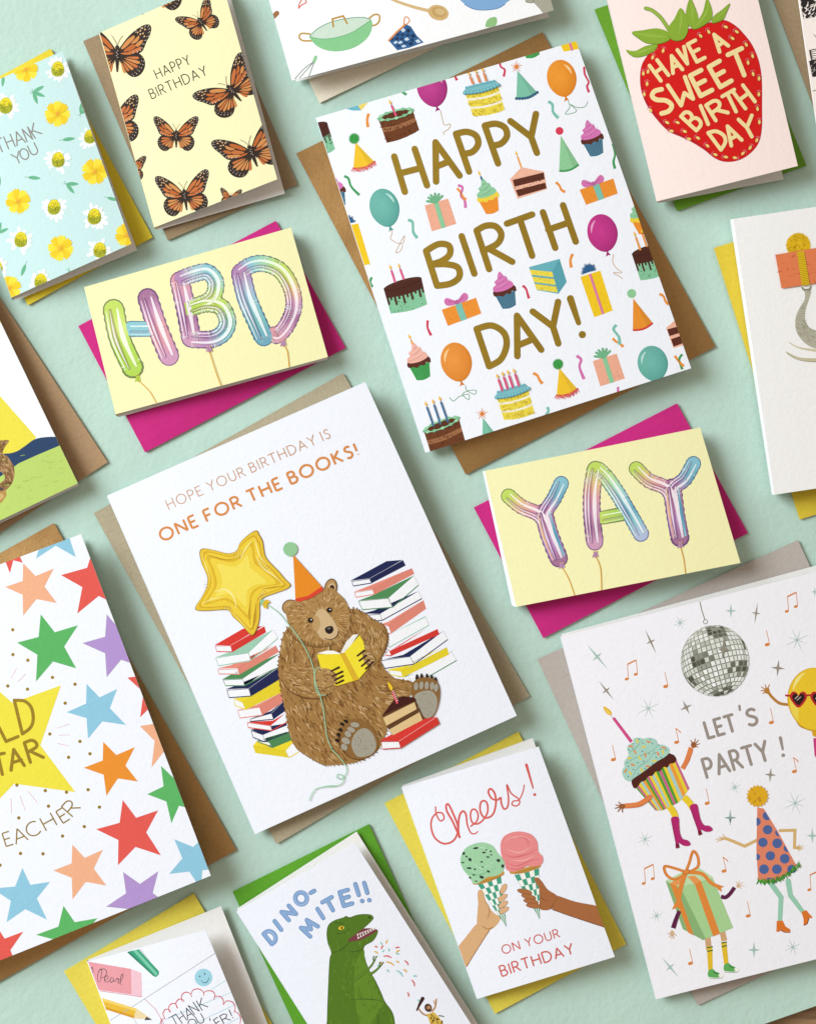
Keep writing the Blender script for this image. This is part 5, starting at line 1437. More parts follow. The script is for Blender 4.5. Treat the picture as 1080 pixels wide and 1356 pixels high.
# ---------------------------------------------------------------- party card
def art_party():
    C = party; PA = (740,780,3.176); PB = (780,920,6.0); PC = (840,1030,4.16); r = random.Random(21)
    TA = '9b9088'
    def one(name, o, fn, **k):
        p = Pen(C, name, **k); fn(p.z(*o)); p.done()
    def t1(q): text(q, 'LET', (628,628), (745,594), 68, 13, TA, gap=.34); glyph(q, "'", (778,560), (790,556), 68, 10, TA); glyph(q, 'S', (800,577), (838,566), 68, 13, TA)
    def t2(q): text(q, 'PARTY', (622,793), (886,716), 78, 13, TA, gap=.32); q.line([(930,627),(940,675)], 13, TA, taper=(1.1, .7)); q.ell(942, 700, 8, 8, TA)
    one('printed_lettering', PA, t1); one('printed_lettering', PA, t2)
    # sparkles, bursts, notes
    def sparkle(x, y, L, W, rot, c, o=PA):
        def f(q):
            q = q.at(x, y, rot)
            P = []
            for i in range(4):
                a = math.pi/2*i; R = L if i % 2 else W
                P.append((R*math.cos(a), R*math.sin(a))); P.append((W*.26*math.cos(a+math.pi/4), W*.26*math.sin(a+math.pi/4)))
            q.poly(P, c)
        one('printed_sparkle', o, f)
    def burst(x, y, R, c, o=PA, n=8):
        def f(q):
            for i in range(n):
                a = 2*math.pi*i/n + .35; k = R*(1 if i % 2 else .75)
                q.line([(x, y), (x+k*math.cos(a), y+k*math.sin(a))], 3.4*o[2]/3.2, c, taper=(1, .2), cap='butt')
        one('printed_burst', o, f)
    def note(x, y, kind=1, o=PA, s=1.0):
        OR = 'd98642'
        def f(q):
            q = q.at(x, y, 0, s*o[2]/3.176)
            if kind == 1:
                q.ell(0, 0, 11, 7, OR, -15); q.line([(9,-3),(-4,-60)], 2.6, OR)
            elif kind == 3:
                q.ell(0, 0, 11, 7, OR, -15); q.line([(9,-3),(-4,-58)], 2.6, OR); q.line([(-4,-58),(10,-48),(16,-40)], 4, OR, smooth=True)
            else:
                q.ell(-18, 14, 9, 6, OR, -20); q.ell(20, -6, 9, 6, OR, -20)
                q.line([(-11,10),(-15,-62+14)], 2.6, OR); q.line([(27,-9),(22,-66)], 2.6, OR); q.line([(-15,-48),(22,-66)], 6, OR, cap='butt')
        one('printed_music_note', o, f)
    MT = 'a9c4ba'; GY = '9a9184'
    for a in ((160,285,70,26,-40,MT),(385,222,58,22,-25,GY),(198,427,52,22,-38,GY),(722,92,30,24,0,MT),(828,102,46,20,8,GY),(920,333,36,30,5,GY),(534,498,32,28,-25,GY),(888,782,32,26,5,GY),(720,962,34,26,0,MT),(1075,12,20,16,0,MT)): sparkle(*a)
    for a in ((508,142,30,MT),(375,503,48,MT),(1000,215,52,MT),(738,835,28,MT),(992,902,52,MT)): burst(*a)
    for a in ((302,365,2),(448,410,1),(975,80,2),(875,234,1),(228,718,1),(494,645,3),(892,562,1),(622,902,1),(989,768,3)): note(*a)
    for a in ((57,340,48,MT),(545,52,28,MT),(120,762,38,MT),(870,935,48,MT)):
        if a[1] > 100: burst(*a, o=PC)
    for a in ((525,222,45,34,0,MT),(978,320,42,34,0,MT),(195,1045,75,30,-40,MT),(657,950,46,36,0,MT)): sparkle(*a, o=PC)
    for a in ((73,565,2),(492,515,3),(625,762,1),(307,1024,1),(985,600,2)): note(*a, o=PC)
    # disco ball
    p = Pen(C, 'printed_disco_ball', dz=1.5e-6); q = p.z(*PA)
    q.line([(592,55),(600,90),(612,128)], 4, '85826f'); q.line(arc(615,138,9,9,0,360,16), 3, '85826f', cap='butt')
    cx, cy, R = 655, 302, 144; R2 = 150
    q.ell(cx, cy, R, R2, '97998a', n=48)
    pal = ['e9ece2', 'dfe4d6', 'cdd4c2', 'b5bda5', 'f2f3ee', '9aa287', '6b7058', '4d5140', 'd5dccd', 'e4e8de']
    ry = math.radians(-16); tilt = math.radians(10)
    def sph(lo, la):
        x = math.cos(la)*math.sin(lo); y = math.sin(la); zz = math.cos(la)*math.cos(lo)
        y2 = y*math.cos(tilt)+zz*math.sin(tilt)*-1; z2 = zz*math.cos(tilt)+y*math.sin(tilt)
        return (cx+R*(x*math.cos(ry)-y2*math.sin(ry)), cy+R2*(x*math.sin(ry)+y2*math.cos(ry)), z2)
    nla = 20
    for j in range(nla):
        la0, la1 = -math.pi/2+math.pi*j/nla, -math.pi/2+math.pi*(j+1)/nla
        m = max(6, int(44*math.cos((la0+la1)/2)))
        k = 2*math.pi/m; g = .10
        dark = 0
        for i in range(m):
            lo0, lo1 = i*k, (i+1)*k
            c4 = [sph(lo0+k*g, la0+.014), sph(lo1-k*g, la0+.014), sph(lo1-k*g, la1-.014), sph(lo0+k*g, la1-.014)]
            if min(c[2] for c in c4) < .03: continue
            mx = sum(c[0] for c in c4)/4; my = sum(c[1] for c in c4)/4
            dark = math.sin(mx*.035+my*.02)+math.sin(my*.05-mx*.013+1)
            if dark > .75: col = r.choice(['5f6152', '4f5146', '7d8072', 'd3d6cc', '8f9284', '6c6e60'])
            elif dark > .2: col = r.choice(['b9bdb0', '9fa396', 'e2e5de', 'd0d4ca', 'ecedea'])
            else: col = r.choice(['ecedea', 'e2e5de', 'f6f6f4', 'd0d4ca', 'dbded5', 'e8eae5', 'bbbfb3'])
            q.poly([(c[0], c[1]) for c in c4], col)
    s = q.at(690, 255, 5); s.poly([(0,-55),(6,-8),(22,0),(6,8),(0,40),(-6,8),(-22,0),(-6,-8)], '8f8c7c'); p.done()
    # cupcake dancer
    p = Pen(C, 'printed_cupcake_dancer', dz=2e-6); q = p.z(*PB)
    SK, SL = '9a5a2c', 'e0824a'
    q.poly([(180,190),(200,178),(345,368),(325,385)], 'cc3b7e'); q.line([(190,188),(335,378)], 4, 'e06a9f'); q.line([(182,180),(172,163)], 3, '5b4030'); q.blob([(110,95),(140,105),(170,130),(178,158),(155,162),(128,140)], 'e8b62a')
    q.blob([(125,110),(150,130),(165,155),(145,148)], 'f4d568')
    # arms behind
    q.line([(740,590),(775,520),(808,420)], 38, SL, smooth=True, cap='butt'); q.line([(755,600),(795,520),(825,440)], 8, 'c56a35', smooth=True, taper=(.3, 1, .3))
    for b in ((805,362),(842,350),(865,362),(876,390),(862,418)): q.line([(828,408), b], 9, SK, taper=(1.2, .7))
    q.ell(828, 400, 22, 24, SK)
    Qc = [(345,730),(690,520),(795,740),(640,890)]
    # case stripes
    top = [(345,715),(425,665),(505,612),(590,550),(685,505)]
    bot = [(525,922),(580,920),(640,890),(715,850),(795,745)]
    tt, bb = catmull(top, False, 6), catmull(bot, False, 6)
    q.poly(tt + bb[::-1], 'e9cf35')
    pal = ['4a9a35', 'c96392', 'e9cf35', 'a9cccb', 'ec9c3a']
    seq = [0, 1, 2, 3, 4, 0, 1, 2, 3, 2, 0, 1, 0, 2, 3, 4, 2, 1]
    N = len(seq)
    def on(L, t):
        k = t*(len(L)-1); i = min(int(k), len(L)-2); f = k-i; return (L[i][0]+(L[i+1][0]-L[i][0])*f, L[i][1]+(L[i+1][1]-L[i][1])*f)
    for i, s in enumerate(seq):
        a, b = i/N, (i+.93)/N
        q.poly([on(tt, a), on(tt, b), on(bb, b), on(bb, a)], pal[s])
    q.blob([(335,700),(345,660),(400,610),(480,545),(545,505),(610,465),(660,475),(680,490),(692,520),(670,545),(640,550),(620,580),(590,575),(560,610),(530,610),(500,645),(470,650),(440,685),(410,695),(385,730),(355,745)], '4f1f16')
    q.blob([(262,600),(280,570),(275,540),(300,500),(315,470),(300,435),(310,400),(350,380),(350,350),(390,342),(430,350),(480,342),(530,360),(545,395),(590,400),(630,425),(635,460),(600,495),(540,530),(480,575),(420,620),(360,660),(320,690),(280,670),(262,630)], 'a9d2c2')
    for s in ([(305,470),(350,440),(390,400),(420,355)], [(280,560),(350,510),(450,470),(520,430),(540,390)], [(340,680),(360,620),(400,570),(480,510),(520,430)]): q.line(s, 6, '7fa897', smooth=True, taper=(.4, 1, .3))
    for x, y, c, a in ((380,370,1,60),(330,410,0,0),(470,375,0,20),(430,415,1,-10),(362,455,0,60),(445,480,0,80),(400,505,1,60),(545,470,0,60),(585,455,1,80),(590,422,0,20),(515,525,1,10),(345,558,0,20),(465,570,0,10),(415,600,1,70),(288,605,0,-60),(325,625,1,50),(318,505,1,-10)):
        q.line([(x-12*math.cos(math.radians(a)), y-12*math.sin(math.radians(a))), (x+12*math.cos(math.radians(a)), y+12*math.sin(math.radians(a)))], 13, ['e08a4c', 'e6cf3c'][c])
    for x, y in ((345,390),(392,355),(425,385),(485,355),(500,390),(310,440),(345,430),(420,450),(475,470),(520,465),(565,435),(610,440),(570,498),(500,555),(440,590),(385,540),(350,595),(385,630),(300,540),(308,650),(310,570),(430,530),(550,400),(530,500)): q.ell(x, y, 5, 5, '3f7f80', n=7)
    # arm in front
    q.line([(285,885),(380,875),(440,845),(480,815)], 40, SL, smooth=True); q.line([(290,900),(385,892),(450,862),(488,830)], 8, 'c56a35', smooth=True, taper=(.3, 1, .3))
    q.ell(262, 888, 24, 20, SK)
    for b in ((232,853),(208,876),(203,904),(225,930),(262,935)): q.line([(258,888), b], 9, SK, taper=(1.2, .7))
    # legs
    q.line([(750,815),(790,855),(815,895)], 52, 'ebcd2e', smooth=True, cap='butt'); q.line([(635,890),(665,930),(683,975)], 52, 'ebcd2e', smooth=True, cap='butt')
    for dx, dy, ro in ((0,0,0),(148,-95,-8)):
        b = q.at(650+dx, 980+dy, ro)
        b.blob([(0,0),(56,-6),(64,60),(70,120),(90,165),(130,178),(153,205),(140,222),(100,222),(70,205),(58,200),(52,238),(36,240),(34,200),(22,140),(8,70)], 'b3246c', 4)
        b.line([(6,20),(28,140),(42,210)], 6, '8a1650', smooth=True, taper=(.2, 1, .3)); b.poly([(34,205),(60,205),(66,238),(38,240)], '7a1030')
    p.done()
    # yellow balloon with heart glasses
    p = Pen(C, 'printed_balloon_dancer', dz=3e-6); q = p.z(*PA)
    q.line([(960,487),(925,480),(895,455),(880,435)], 12, 'b97f35', smooth=True)
    for b in ((866,403),(884,402),(850,412),(848,428),(856,440)): q.line([(874,428), b], 5, 'b97f35', taper=(1.3, .7))
    q.ell(874, 428, 11, 13, 'b97f35')
    O = [(1072+113*math.cos(a)*(1-.1*max(0, math.sin(a))), 465+134*math.sin(a)) for a in [i*2*math.pi/44 for i in range(44)]]
    q.poly([(x*1, y) for x, y in O], 'd9a61f'); q.poly([(1072+(x-1072)*.975+1, 465+(y-465)*.975-1) for x, y in O], 'ecc62c')
    q.line(arc(1072,455,92,112,195,245,8), 16, 'f5e48a', taper=(.2, 1, .2)); q.blob([(975,460),(1005,480),(1000,560),(975,510)], 'f0d655'); q.line([(985,530),(1010,575),(1050,592),(1085,597)], 5, 'c48f1a', smooth=True, taper=(.2, 1, .4))
    for hx in (1006, 1092):
        for k, c in ((1.0, 'b8242c'), (.72, '2b1716')):
            H_ = [(0,38),(-30,8),(-36,-14),(-24,-30),(-8,-26),(0,-14),(8,-26),(24,-30),(36,-14),(30,8)]
            q.blob([(hx+x*k, 462+y*k) for x, y in H_], c, 4)
        q.line([(hx-14,462),(hx-2,450)], 3, 'd9c9c0'); q.line([(hx-6,468),(hx+10,454)], 2.4, 'd9c9c0')
    q.line([(953,448),(975,450)], 8, 'b8242c'); q.line([(1038,448),(1062,446)], 8, 'b8242c')
    q.poly([(1062,598),(1085,598),(1090,628),(1066,618)], 'd9a61f'); q.poly([(1068,628),(1085,628),(1085,720),(1074,700)], 'cc3b7e'); p.done()
    # party hat dancer
    p = Pen(C, 'printed_party_hat_dancer', dz=2e-6); q = p.z(*PC); SK = 'd6b273'
    q.line([(800,292),(882,290),(880,385),(905,388)], 17, SK); 
    for b in ((925,375),(932,388),(920,398),(905,405),(908,370)): q.line([(895,388), b], 6, SK, taper=(1, .7))
    q.line([(672,345),(605,378),(540,350),(500,335)], 17, SK, smooth=False)
    for b in ((452,352),(448,340),(462,326),(485,312),(478,345)): q.line([(500,335), b], 6, SK, taper=(1.2, .6))
    for s in ([(755,590),(806,660),(800,790)], [(845,570),(858,650),(925,738)]): q.line(s, 30, '98ccb2', taper=(1, .8))
    q.poly([(782,790),(815,788),(830,820),(858,838),(856,851),(820,850),(800,836),(798,850),(780,850)], 'dd7527'); q.poly([(918,740),(945,730),(962,752),(978,768),(975,776),(958,772),(955,800),(938,815),(930,812),(930,780)], 'dd7527')
    q.line([(800,840),(826,853),(856,853)], 4, '7a2f14'); q.line([(932,814),(950,806),(960,775)], 4, '7a2f14')
    tri = [(675,165),(710,170),(790,300),(892,488),(800,560),(740,578),(680,568),(670,400)]
    q.poly(tri, 'e08566')
    # dots cut off by the cone outline
    for cx_, cy_, R_ in ((730,210,25),(672,243,22),(732,287,26),(706,357,26),(785,362,27),(673,437,18),(747,431,26),(826,447,27),(712,505,27),(783,505,27),(865,505,25),(748,560,20),(795,302,22),(840,390,20)):
        pts = []
        for i in range(28):
            a = 2*math.pi*i/28; x, y = cx_+R_*math.cos(a), cy_+R_*math.sin(a)
            # keep inside the triangle by pulling towards the dot's centre of visible part
            x = max(x, 671+ (0 if y > 200 else 4))
            lim = 710+(y-170)*(892-710)/(488-170)
            x = min(x, lim); y = min(y, 572-(x-700)*.28 if x > 700 else 572)
            pts.append((x, y))
        q.poly(pts, '4d659c')
    for i in range(26):
        t = i/25; x = 680+(905-680)*t; y = 572+12*math.sin(math.pi*t)-92*t*t
        for a in (-.5, .3, 1.1, 2.0): 
            an = math.radians(95-40*t)+r.uniform(-.9, .9)+(math.pi if a > 1 else 0); l = r.uniform(12, 22)
            q.line([(x, y), (x+l*math.cos(an), y+l*math.sin(an))], 8, r.choice(['3d8f2e', '57a63c', '2f7a28']), taper=(1, .2), cap='butt')
    pom(q, 676, 102, 56, 'e0ab1e', 'b98415', n=18, spiky=.12); p.done()
    # present dancer
    p = Pen(C, 'printed_present_dancer', dz=2e-6); q = p.z(*PC); OR, OD = 'e0883a', 'b9652a'
    q.line([(475,655),(500,660),(525,640),(550,605)], 22, '5e1b45', smooth=True, cap='butt')
    q.ell(568, 598, 9, 9, 'd9b48a')
    for b in ((560,574),(578,570),(596,578),(602,597),(588,613)): q.line([(568,598), b], 5.5, 'd9b48a', taper=(1.2, .6))
    for s in ([(402,880),(415,1010),(415,1090)], [(482,850),(500,960),(508,1050)]):
        q.line([s[0], (s[1][0]-6, s[1][1]-60)], 32, 'cfa57a', cap='butt')
    q.line([(412,930),(418,1075)], 28, 'e3bd2c', cap='butt', taper=(1.1, .85)); q.line([(490,905),(506,1040)], 28, 'e3bd2c', cap='butt', taper=(1.1, .85))
    for y in (938, 958): q.line([(398,y),(430,y-6)], 7, '3c6e35', cap='butt')
    for y in (912, 932): q.line([(478,y),(508,y-6)], 7, '3c6e35', cap='butt')
    for x, y in ((405,1068),(492,1035)):
        q.blob([(x,y),(x+22,y-14),(x+40,y),(x+66,y+12),(x+82,y+26),(x+70,y+36),(x+20,y+34),(x,y+28)], '5fae5a'); q.ell(x+70, y+22, 13, 11, 'f3f1ea'); q.line([(x+2,y+33),(x+40,y+38),(x+76,y+34)], 4, 'f3f1ea'); q.line([(x+28,y+2),(x+52,y+14)], 5, '2e6b35')
        q.line([(x+2,y+36),(x+40,y+41),(x+80,y+36)], 2, '39413c')
    q.poly([(170,568),(235,605),(375,895),(265,835)], '8ab277'); q.poly([(235,605),(400,528),(432,560),(542,828),(375,895)], 'a8d093')
    q.poly([(170,568),(262,520),(355,498),(432,550),(338,580),(235,605)], 'bfddae')
    q.poly([(232,600),(250,600),(392,890),(375,896),(350,880)], '8ab277')
    q.poly([(330,585),(365,570),(470,860),(432,876)], OR); q.poly([(195,582),(232,600),(325,870),(295,855)], OR); q.poly([(290,545),(330,540),(365,570),(330,588)], 'e79a55'); q.poly([(195,582),(250,548),(262,562),(232,600)], 'e79a55')
    for s in ([(280,520),(300,470),(320,408),(345,430),(348,490),(290,525)], [(280,520),(220,500),(165,490),(175,535),(220,560),(278,530)]): q.line(s, 15, OR, smooth=True); q.line(s, 3, OD, smooth=True, off=5, taper=(.3, 1, .3), cap='butt')
    q.line([(290,522),(370,530),(420,580),(470,605)], 20, OR, smooth=True, cap='butt'); q.poly([(462,590),(492,600),(475,608),(480,630),(455,615)], OR)
    q.line([(278,530),(258,590),(245,650),(238,700)], 26, OR, smooth=True, cap='butt'); q.poly([(222,690),(255,700),(252,730),(235,715),(205,728)], OR); q.ell(284, 520, 22, 14, OD, -20); q.ell(284, 519, 18, 11, OR, -20)
    q.line([(246,735),(228,780),(212,830)], 24, '5e1b45', smooth=True, cap='butt', taper=(.9, 1.1)); q.ell(206, 852, 10, 10, 'd9b48a')
    for b in ((181,862),(190,880),(203,889),(217,886),(229,870)): q.line([(206,852), b], 5.5, 'd9b48a', taper=(1.2, .6))
    p.done()
art_party()

# ---------------------------------------------------------------- strawberry card
def art_straw():
    C = straw; O = (810,0,3.989); r = random.Random(5)
    p = Pen(C, 'printed_strawberry', dz=2e-6); q = p.z(*O)
    out = catmull([(205,270),(235,235),(300,208),(350,190),(400,155),(460,140),(520,118),(590,106),(650,135),(700,185),(740,240),(770,310),(785,380),(790,450),(790,560),(790,660),(780,730),(755,780),(705,825),(650,848),(590,850),(540,830),(490,790),(430,752),(370,722),(300,690),(240,630),(190,560),(160,490),(150,420),(160,340)], True, 5)
    q.line(out, 5, '9c2a4a', cap='butt')
    def g(x, y):
        d = math.hypot((x-480)/330, (y-480)/400); return mixc('cc1712', 'a80f1c', max(0, min(1, (d-.75)*1.6)))
    q.poly(out, 'd0140f')
    q.line(catmull([(175,330),(160,430),(185,540),(240,615),(320,690),(450,755),(540,815),(630,840)], False, 6), 12, 'b01320', taper=(.2, 1, .2), cap='butt')
    for x, y, a in ((215,300,20),(222,262,35),(270,265,15),(165,385,0),(190,375,10),(185,440,0),(170,495,-5),(203,580,-25),(290,645,-60),(345,645,-65),(313,690,-75),(383,692,-65),(405,732,-70),(453,727,-60),(503,768,-50),(545,815,-70),(600,828,-80),(650,832,100),(692,808,45),(730,778,30),(765,738,20),(778,642,0),(768,572,-5),(775,495,0),(718,328,-8),(742,293,-15),(745,388,-15),(708,233,-30),(658,165,-55),(600,140,-65),(635,200,-55),(510,165,-30),(467,187,-40),(776,412,0)):
        s = q.at(x, y, a, 1.15)
        s.line(arc(0, -2, 13, 15, 200, 340, 8), 3.4, 'e0788a', taper=(.2, 1, .2), cap='butt')
        s.blob([(0,-12),(7,0),(5,10),(0,13),(-5,10),(-7,0)], 'a8601f', 3); s.blob([(0,-11),(6,0),(4,8),(0,11),(-4,8),(-6,0)], 'e8ca7a', 3)
    p.done()
    p = Pen(C, 'printed_strawberry_leaves', base=120e-6, dz=3e-6); q = p.z(*O)
    LG, LD, LL = '86a832', '5c7f22', 'b5cc62'
    q.line([(300,155),(260,95),(215,55),(178,42)], 20, LD, smooth=True); q.line([(300,155),(260,95),(215,55),(178,42)], 16, '93b042', smooth=True)
    for L, v in (([(75,262),(120,268),(180,240),(240,235),(215,270),(160,295),(110,295)], [(85,266),(150,272),(230,240)]),
                 ([(105,168),(160,158),(240,148),(300,170),(305,205),(250,228),(185,225),(140,200)], [(115,172),(200,185),(290,195)]),
                 ([(310,15),(405,-20),(430,40),(455,90),(440,140),(400,120),(385,60)], None),
                 ([(412,-10),(440,40),(455,100),(430,140),(395,120),(390,60)], [(415,5),(425,60),(425,125)]),
                 ([(500,-10),(525,40),(528,90),(500,120),(450,148),(420,145),(450,110),(480,60)], [(510,5),(495,70),(445,135)]),
                 ([(622,15),(605,60),(585,100),(540,118),(525,112),(540,80),(580,50)], [(615,22),(580,70),(535,108)]),
                 ([(362,40),(395,95),(402,150),(380,200),(335,212),(300,190),(300,140),(330,95)], [(362,52),(365,110),(352,180)])):
        if v is None: continue
        q.blob([(x+(x-350)*.0, y+3) for x, y in L], LD); q.blob(L, LG); 
        q.line(v, 4, LL, smooth=True, taper=(.2, 1, .3))
        for i in range(3): q.line([v[0], (v[1][0]+8*(i-1), v[1][1]+8*(1-i)), (v[2][0]+6*(i-1), v[2][1])], 2, '9dbb4a', smooth=True, taper=(.1, 1, .2), cap='butt')
    p.done()
    CR = 'ecd79a'
    for word in (
        [('H',(258,425),(298,395),100),('A',(322,385),(372,365),88),('V',None,None,0),('E',(448,325),(490,303),105)],
        [('A',(568,272),(614,240),92)],
        [('S',None,None,0),('W',None,None,0),('E',(468,505),(528,474),120),('E',(572,458),(630,425),122),('T',None,None,0)],
        [('B',(445,688),(480,650),110),('I',(508,655),(520,650),105),('R',(548,635),(610,595),95),('T',None,None,1),('H',(705,572),(755,535),108)],
        [('D',None,None,0),('A',(630,768),(685,738),100),('Y',None,None,0)]):
        p = Pen(C, 'printed_lettering', base=130e-6); q = p.z(*O)
        big = len(word) == 5 and word[0][0] == 'S'; w = 25 if big else 20
        for ch, bl, br, h in word:
            if bl: glyph(q, ch, bl, br, h, w, CR)
            elif ch == 'V': q.line([(345,262),(398,335)], w, CR); q.line([(380,245),(398,335)], w, CR)
            elif ch == 'S': q.line([(262,470),(225,480),(212,505),(235,525),(285,530),(315,555),(300,585),(262,598)], w, CR, smooth=True)
            elif ch == 'W':
                for s in ([(295,450),(365,555)],[(365,555),(382,490)],[(382,490),(428,520)],[(428,520),(385,405)]): q.line(s, w-3, CR)
            elif ch == 'T' and h == 0: q.line([(612,288),(685,254)], w, CR); q.line([(652,280),(698,395)], w, CR)
            elif ch == 'T': q.line([(582,508),(645,472)], w, CR); q.line([(612,500),(655,588)], w, CR)
            elif ch == 'D': q.line([(508,700),(575,790)], w, CR); q.line([(508,700),(550,692),(590,715),(598,750),(575,790)], w, CR, smooth=True)
            elif ch == 'Y':
                for s in ([(668,630),(712,672)],[(738,608),(712,672)],[(712,672),(738,720)]): q.line(s, w, CR)
        p.done()
art_straw()

# ---------------------------------------------------------------- butterflies
def butterfly(card, cx, cy, u, rot, ky=1.0, seed=1):
    p = Pen(card, 'printed_butterfly', dz=1.5e-6); r = random.Random(seed)
    K, OR, OL = '35271f', 'c4703b', 'd08b4e'
    for s in (1, -1):
        q = p.at(cx, cy, rot, u, sy=u*ky, flip=(s < 0))
        up = [(.02,-.10),(.14,-.30),(.34,-.55),(.58,-.76),(.82,-.90),(.98,-.90),(1.03,-.78),(.98,-.58),(.88,-.38),(.80,-.18),(.70,-.06),(.48,-.0),(.2,.03),(.02,.04)]
        lo = [(.02,-.02),(.3,-.06),(.55,-.08),(.74,.02),(.84,.2),(.82,.42),(.7,.6),(.52,.68),(.36,.62),(.22,.46),(.08,.2)]
        q.blob(lo, K, 4); 
        for a in range(7):
            t0 = -.02+a*.235; t1 = t0+.19
            def pt(t, R):
                return (.06+R*math.cos(t)*1.0, .06+R*math.sin(t)*.95)
            R0 = .16 if a % 2 else .22; R1 = .60+.06*math.sin(a*1.1)
            if a == 6: continue
            mid = (t0+t1)/2
            q.blob([pt(mid, R0), pt(t0+.01, R1*.7), pt(t0+.02, R1*.94), pt(mid, R1), pt(t1-.02, R1*.92), pt(t1, R1*.7)], r.choice([OR, OL, OL]), 3)
        for i in range(12):
            t = i/11; a = -.15+t*1.75
            for R, sz in ((.76, .014), (.69, .010)):
                x, y = .06+R*math.cos(a)*1.0, .08+R*.9*math.sin(a)
                if inside(x, y, lo): q.ell(x, y, sz, sz, 'e9e0d0', n=6)
        q.blob(up, K, 4)
        for c in ([(.12,-.2),(.3,-.44),(.5,-.58),(.52,-.5),(.4,-.36),(.2,-.18)], [(.42,-.34),(.55,-.48),(.66,-.58),(.66,-.48),(.56,-.36)],
                  [(.2,-.12),(.42,-.3),(.52,-.3),(.6,-.3),(.5,-.18),(.3,-.1)], [(.56,-.3),(.68,-.42),(.78,-.44),(.74,-.34),(.62,-.24)],
                  [(.34,-.08),(.55,-.18),(.7,-.24),(.72,-.16),(.6,-.08),(.4,-.04)], [(.1,-.04),(.3,-.07),(.45,-.02),(.25,.0)]):
            q.blob(c, r.choice([OR, OL, 'bb652f']), 3)
        for x, y in ((.7,-.72),(.78,-.64),(.62,-.67),(.84,-.76),(.76,-.8),(.7,-.62),(.82,-.55)): q.ell(x, y, .032, .022, 'e2b98a', -40, n=7)
        for i in range(13):
            t = i/12; k = t*8; j = min(int(k), 7); f = k-j; a, b = up[3+j], up[4+j]
            for d, sz in ((.045, .014), (.09, .010)):
                x, y = a[0]+(b[0]-a[0])*f, a[1]+(b[1]-a[1])*f; l = math.hypot(x-.5, y+.35); x -= (x-.5)/l*d; y -= (y+.35)/l*d
                q.ell(x, y, sz, sz, 'efe8da', n=6)
    q = p.at(cx, cy, rot, u, sy=u*ky)
    q.line([(0,-.22),(0,0),(0,.2),(0,.5)], .11, K, taper=(.8, 1.1, .4)); q.ell(0, -.22, .06, .07, K)
    for s in (-1, 1): q.line([(0,-.26),(s*.06,-.42),(s*.17,-.58)], .014, '6b6258', smooth=True)
    for i in range(5): q.ell(.02*(-1)**i, -.12+.05*i, .012, .012, 'efe8da', n=6)
    p.done()
def art_bfly():
    C = bfly
    for i, a in enumerate([(155,72,44,0),(204,-12,42,-8),(266,29,26,-34),(150,165,38,-10),(233,180,29,0),(307,120,43,-42,.8),(172,225,21,0),(244.5,260,35,-8),(333,202,44,-22,.85),(305,262,14,5)]):
        butterfly(C, *a, seed=i+1)
    p = Pen(C, 'printed_lettering'); q = p.z(0, 0)
    text(q, 'HAPPY', (832,416), (1010,335), 52, 5, '35322c', gap=.3, cap='butt')
    p.done(); p = Pen(C, 'printed_lettering'); q = p.z(0, 0)
    text(q, 'BIRTHDAY', (803,521), (1098,392), 52, 5, '35322c', gap=.3, cap='butt'); p.done()
art_bfly()

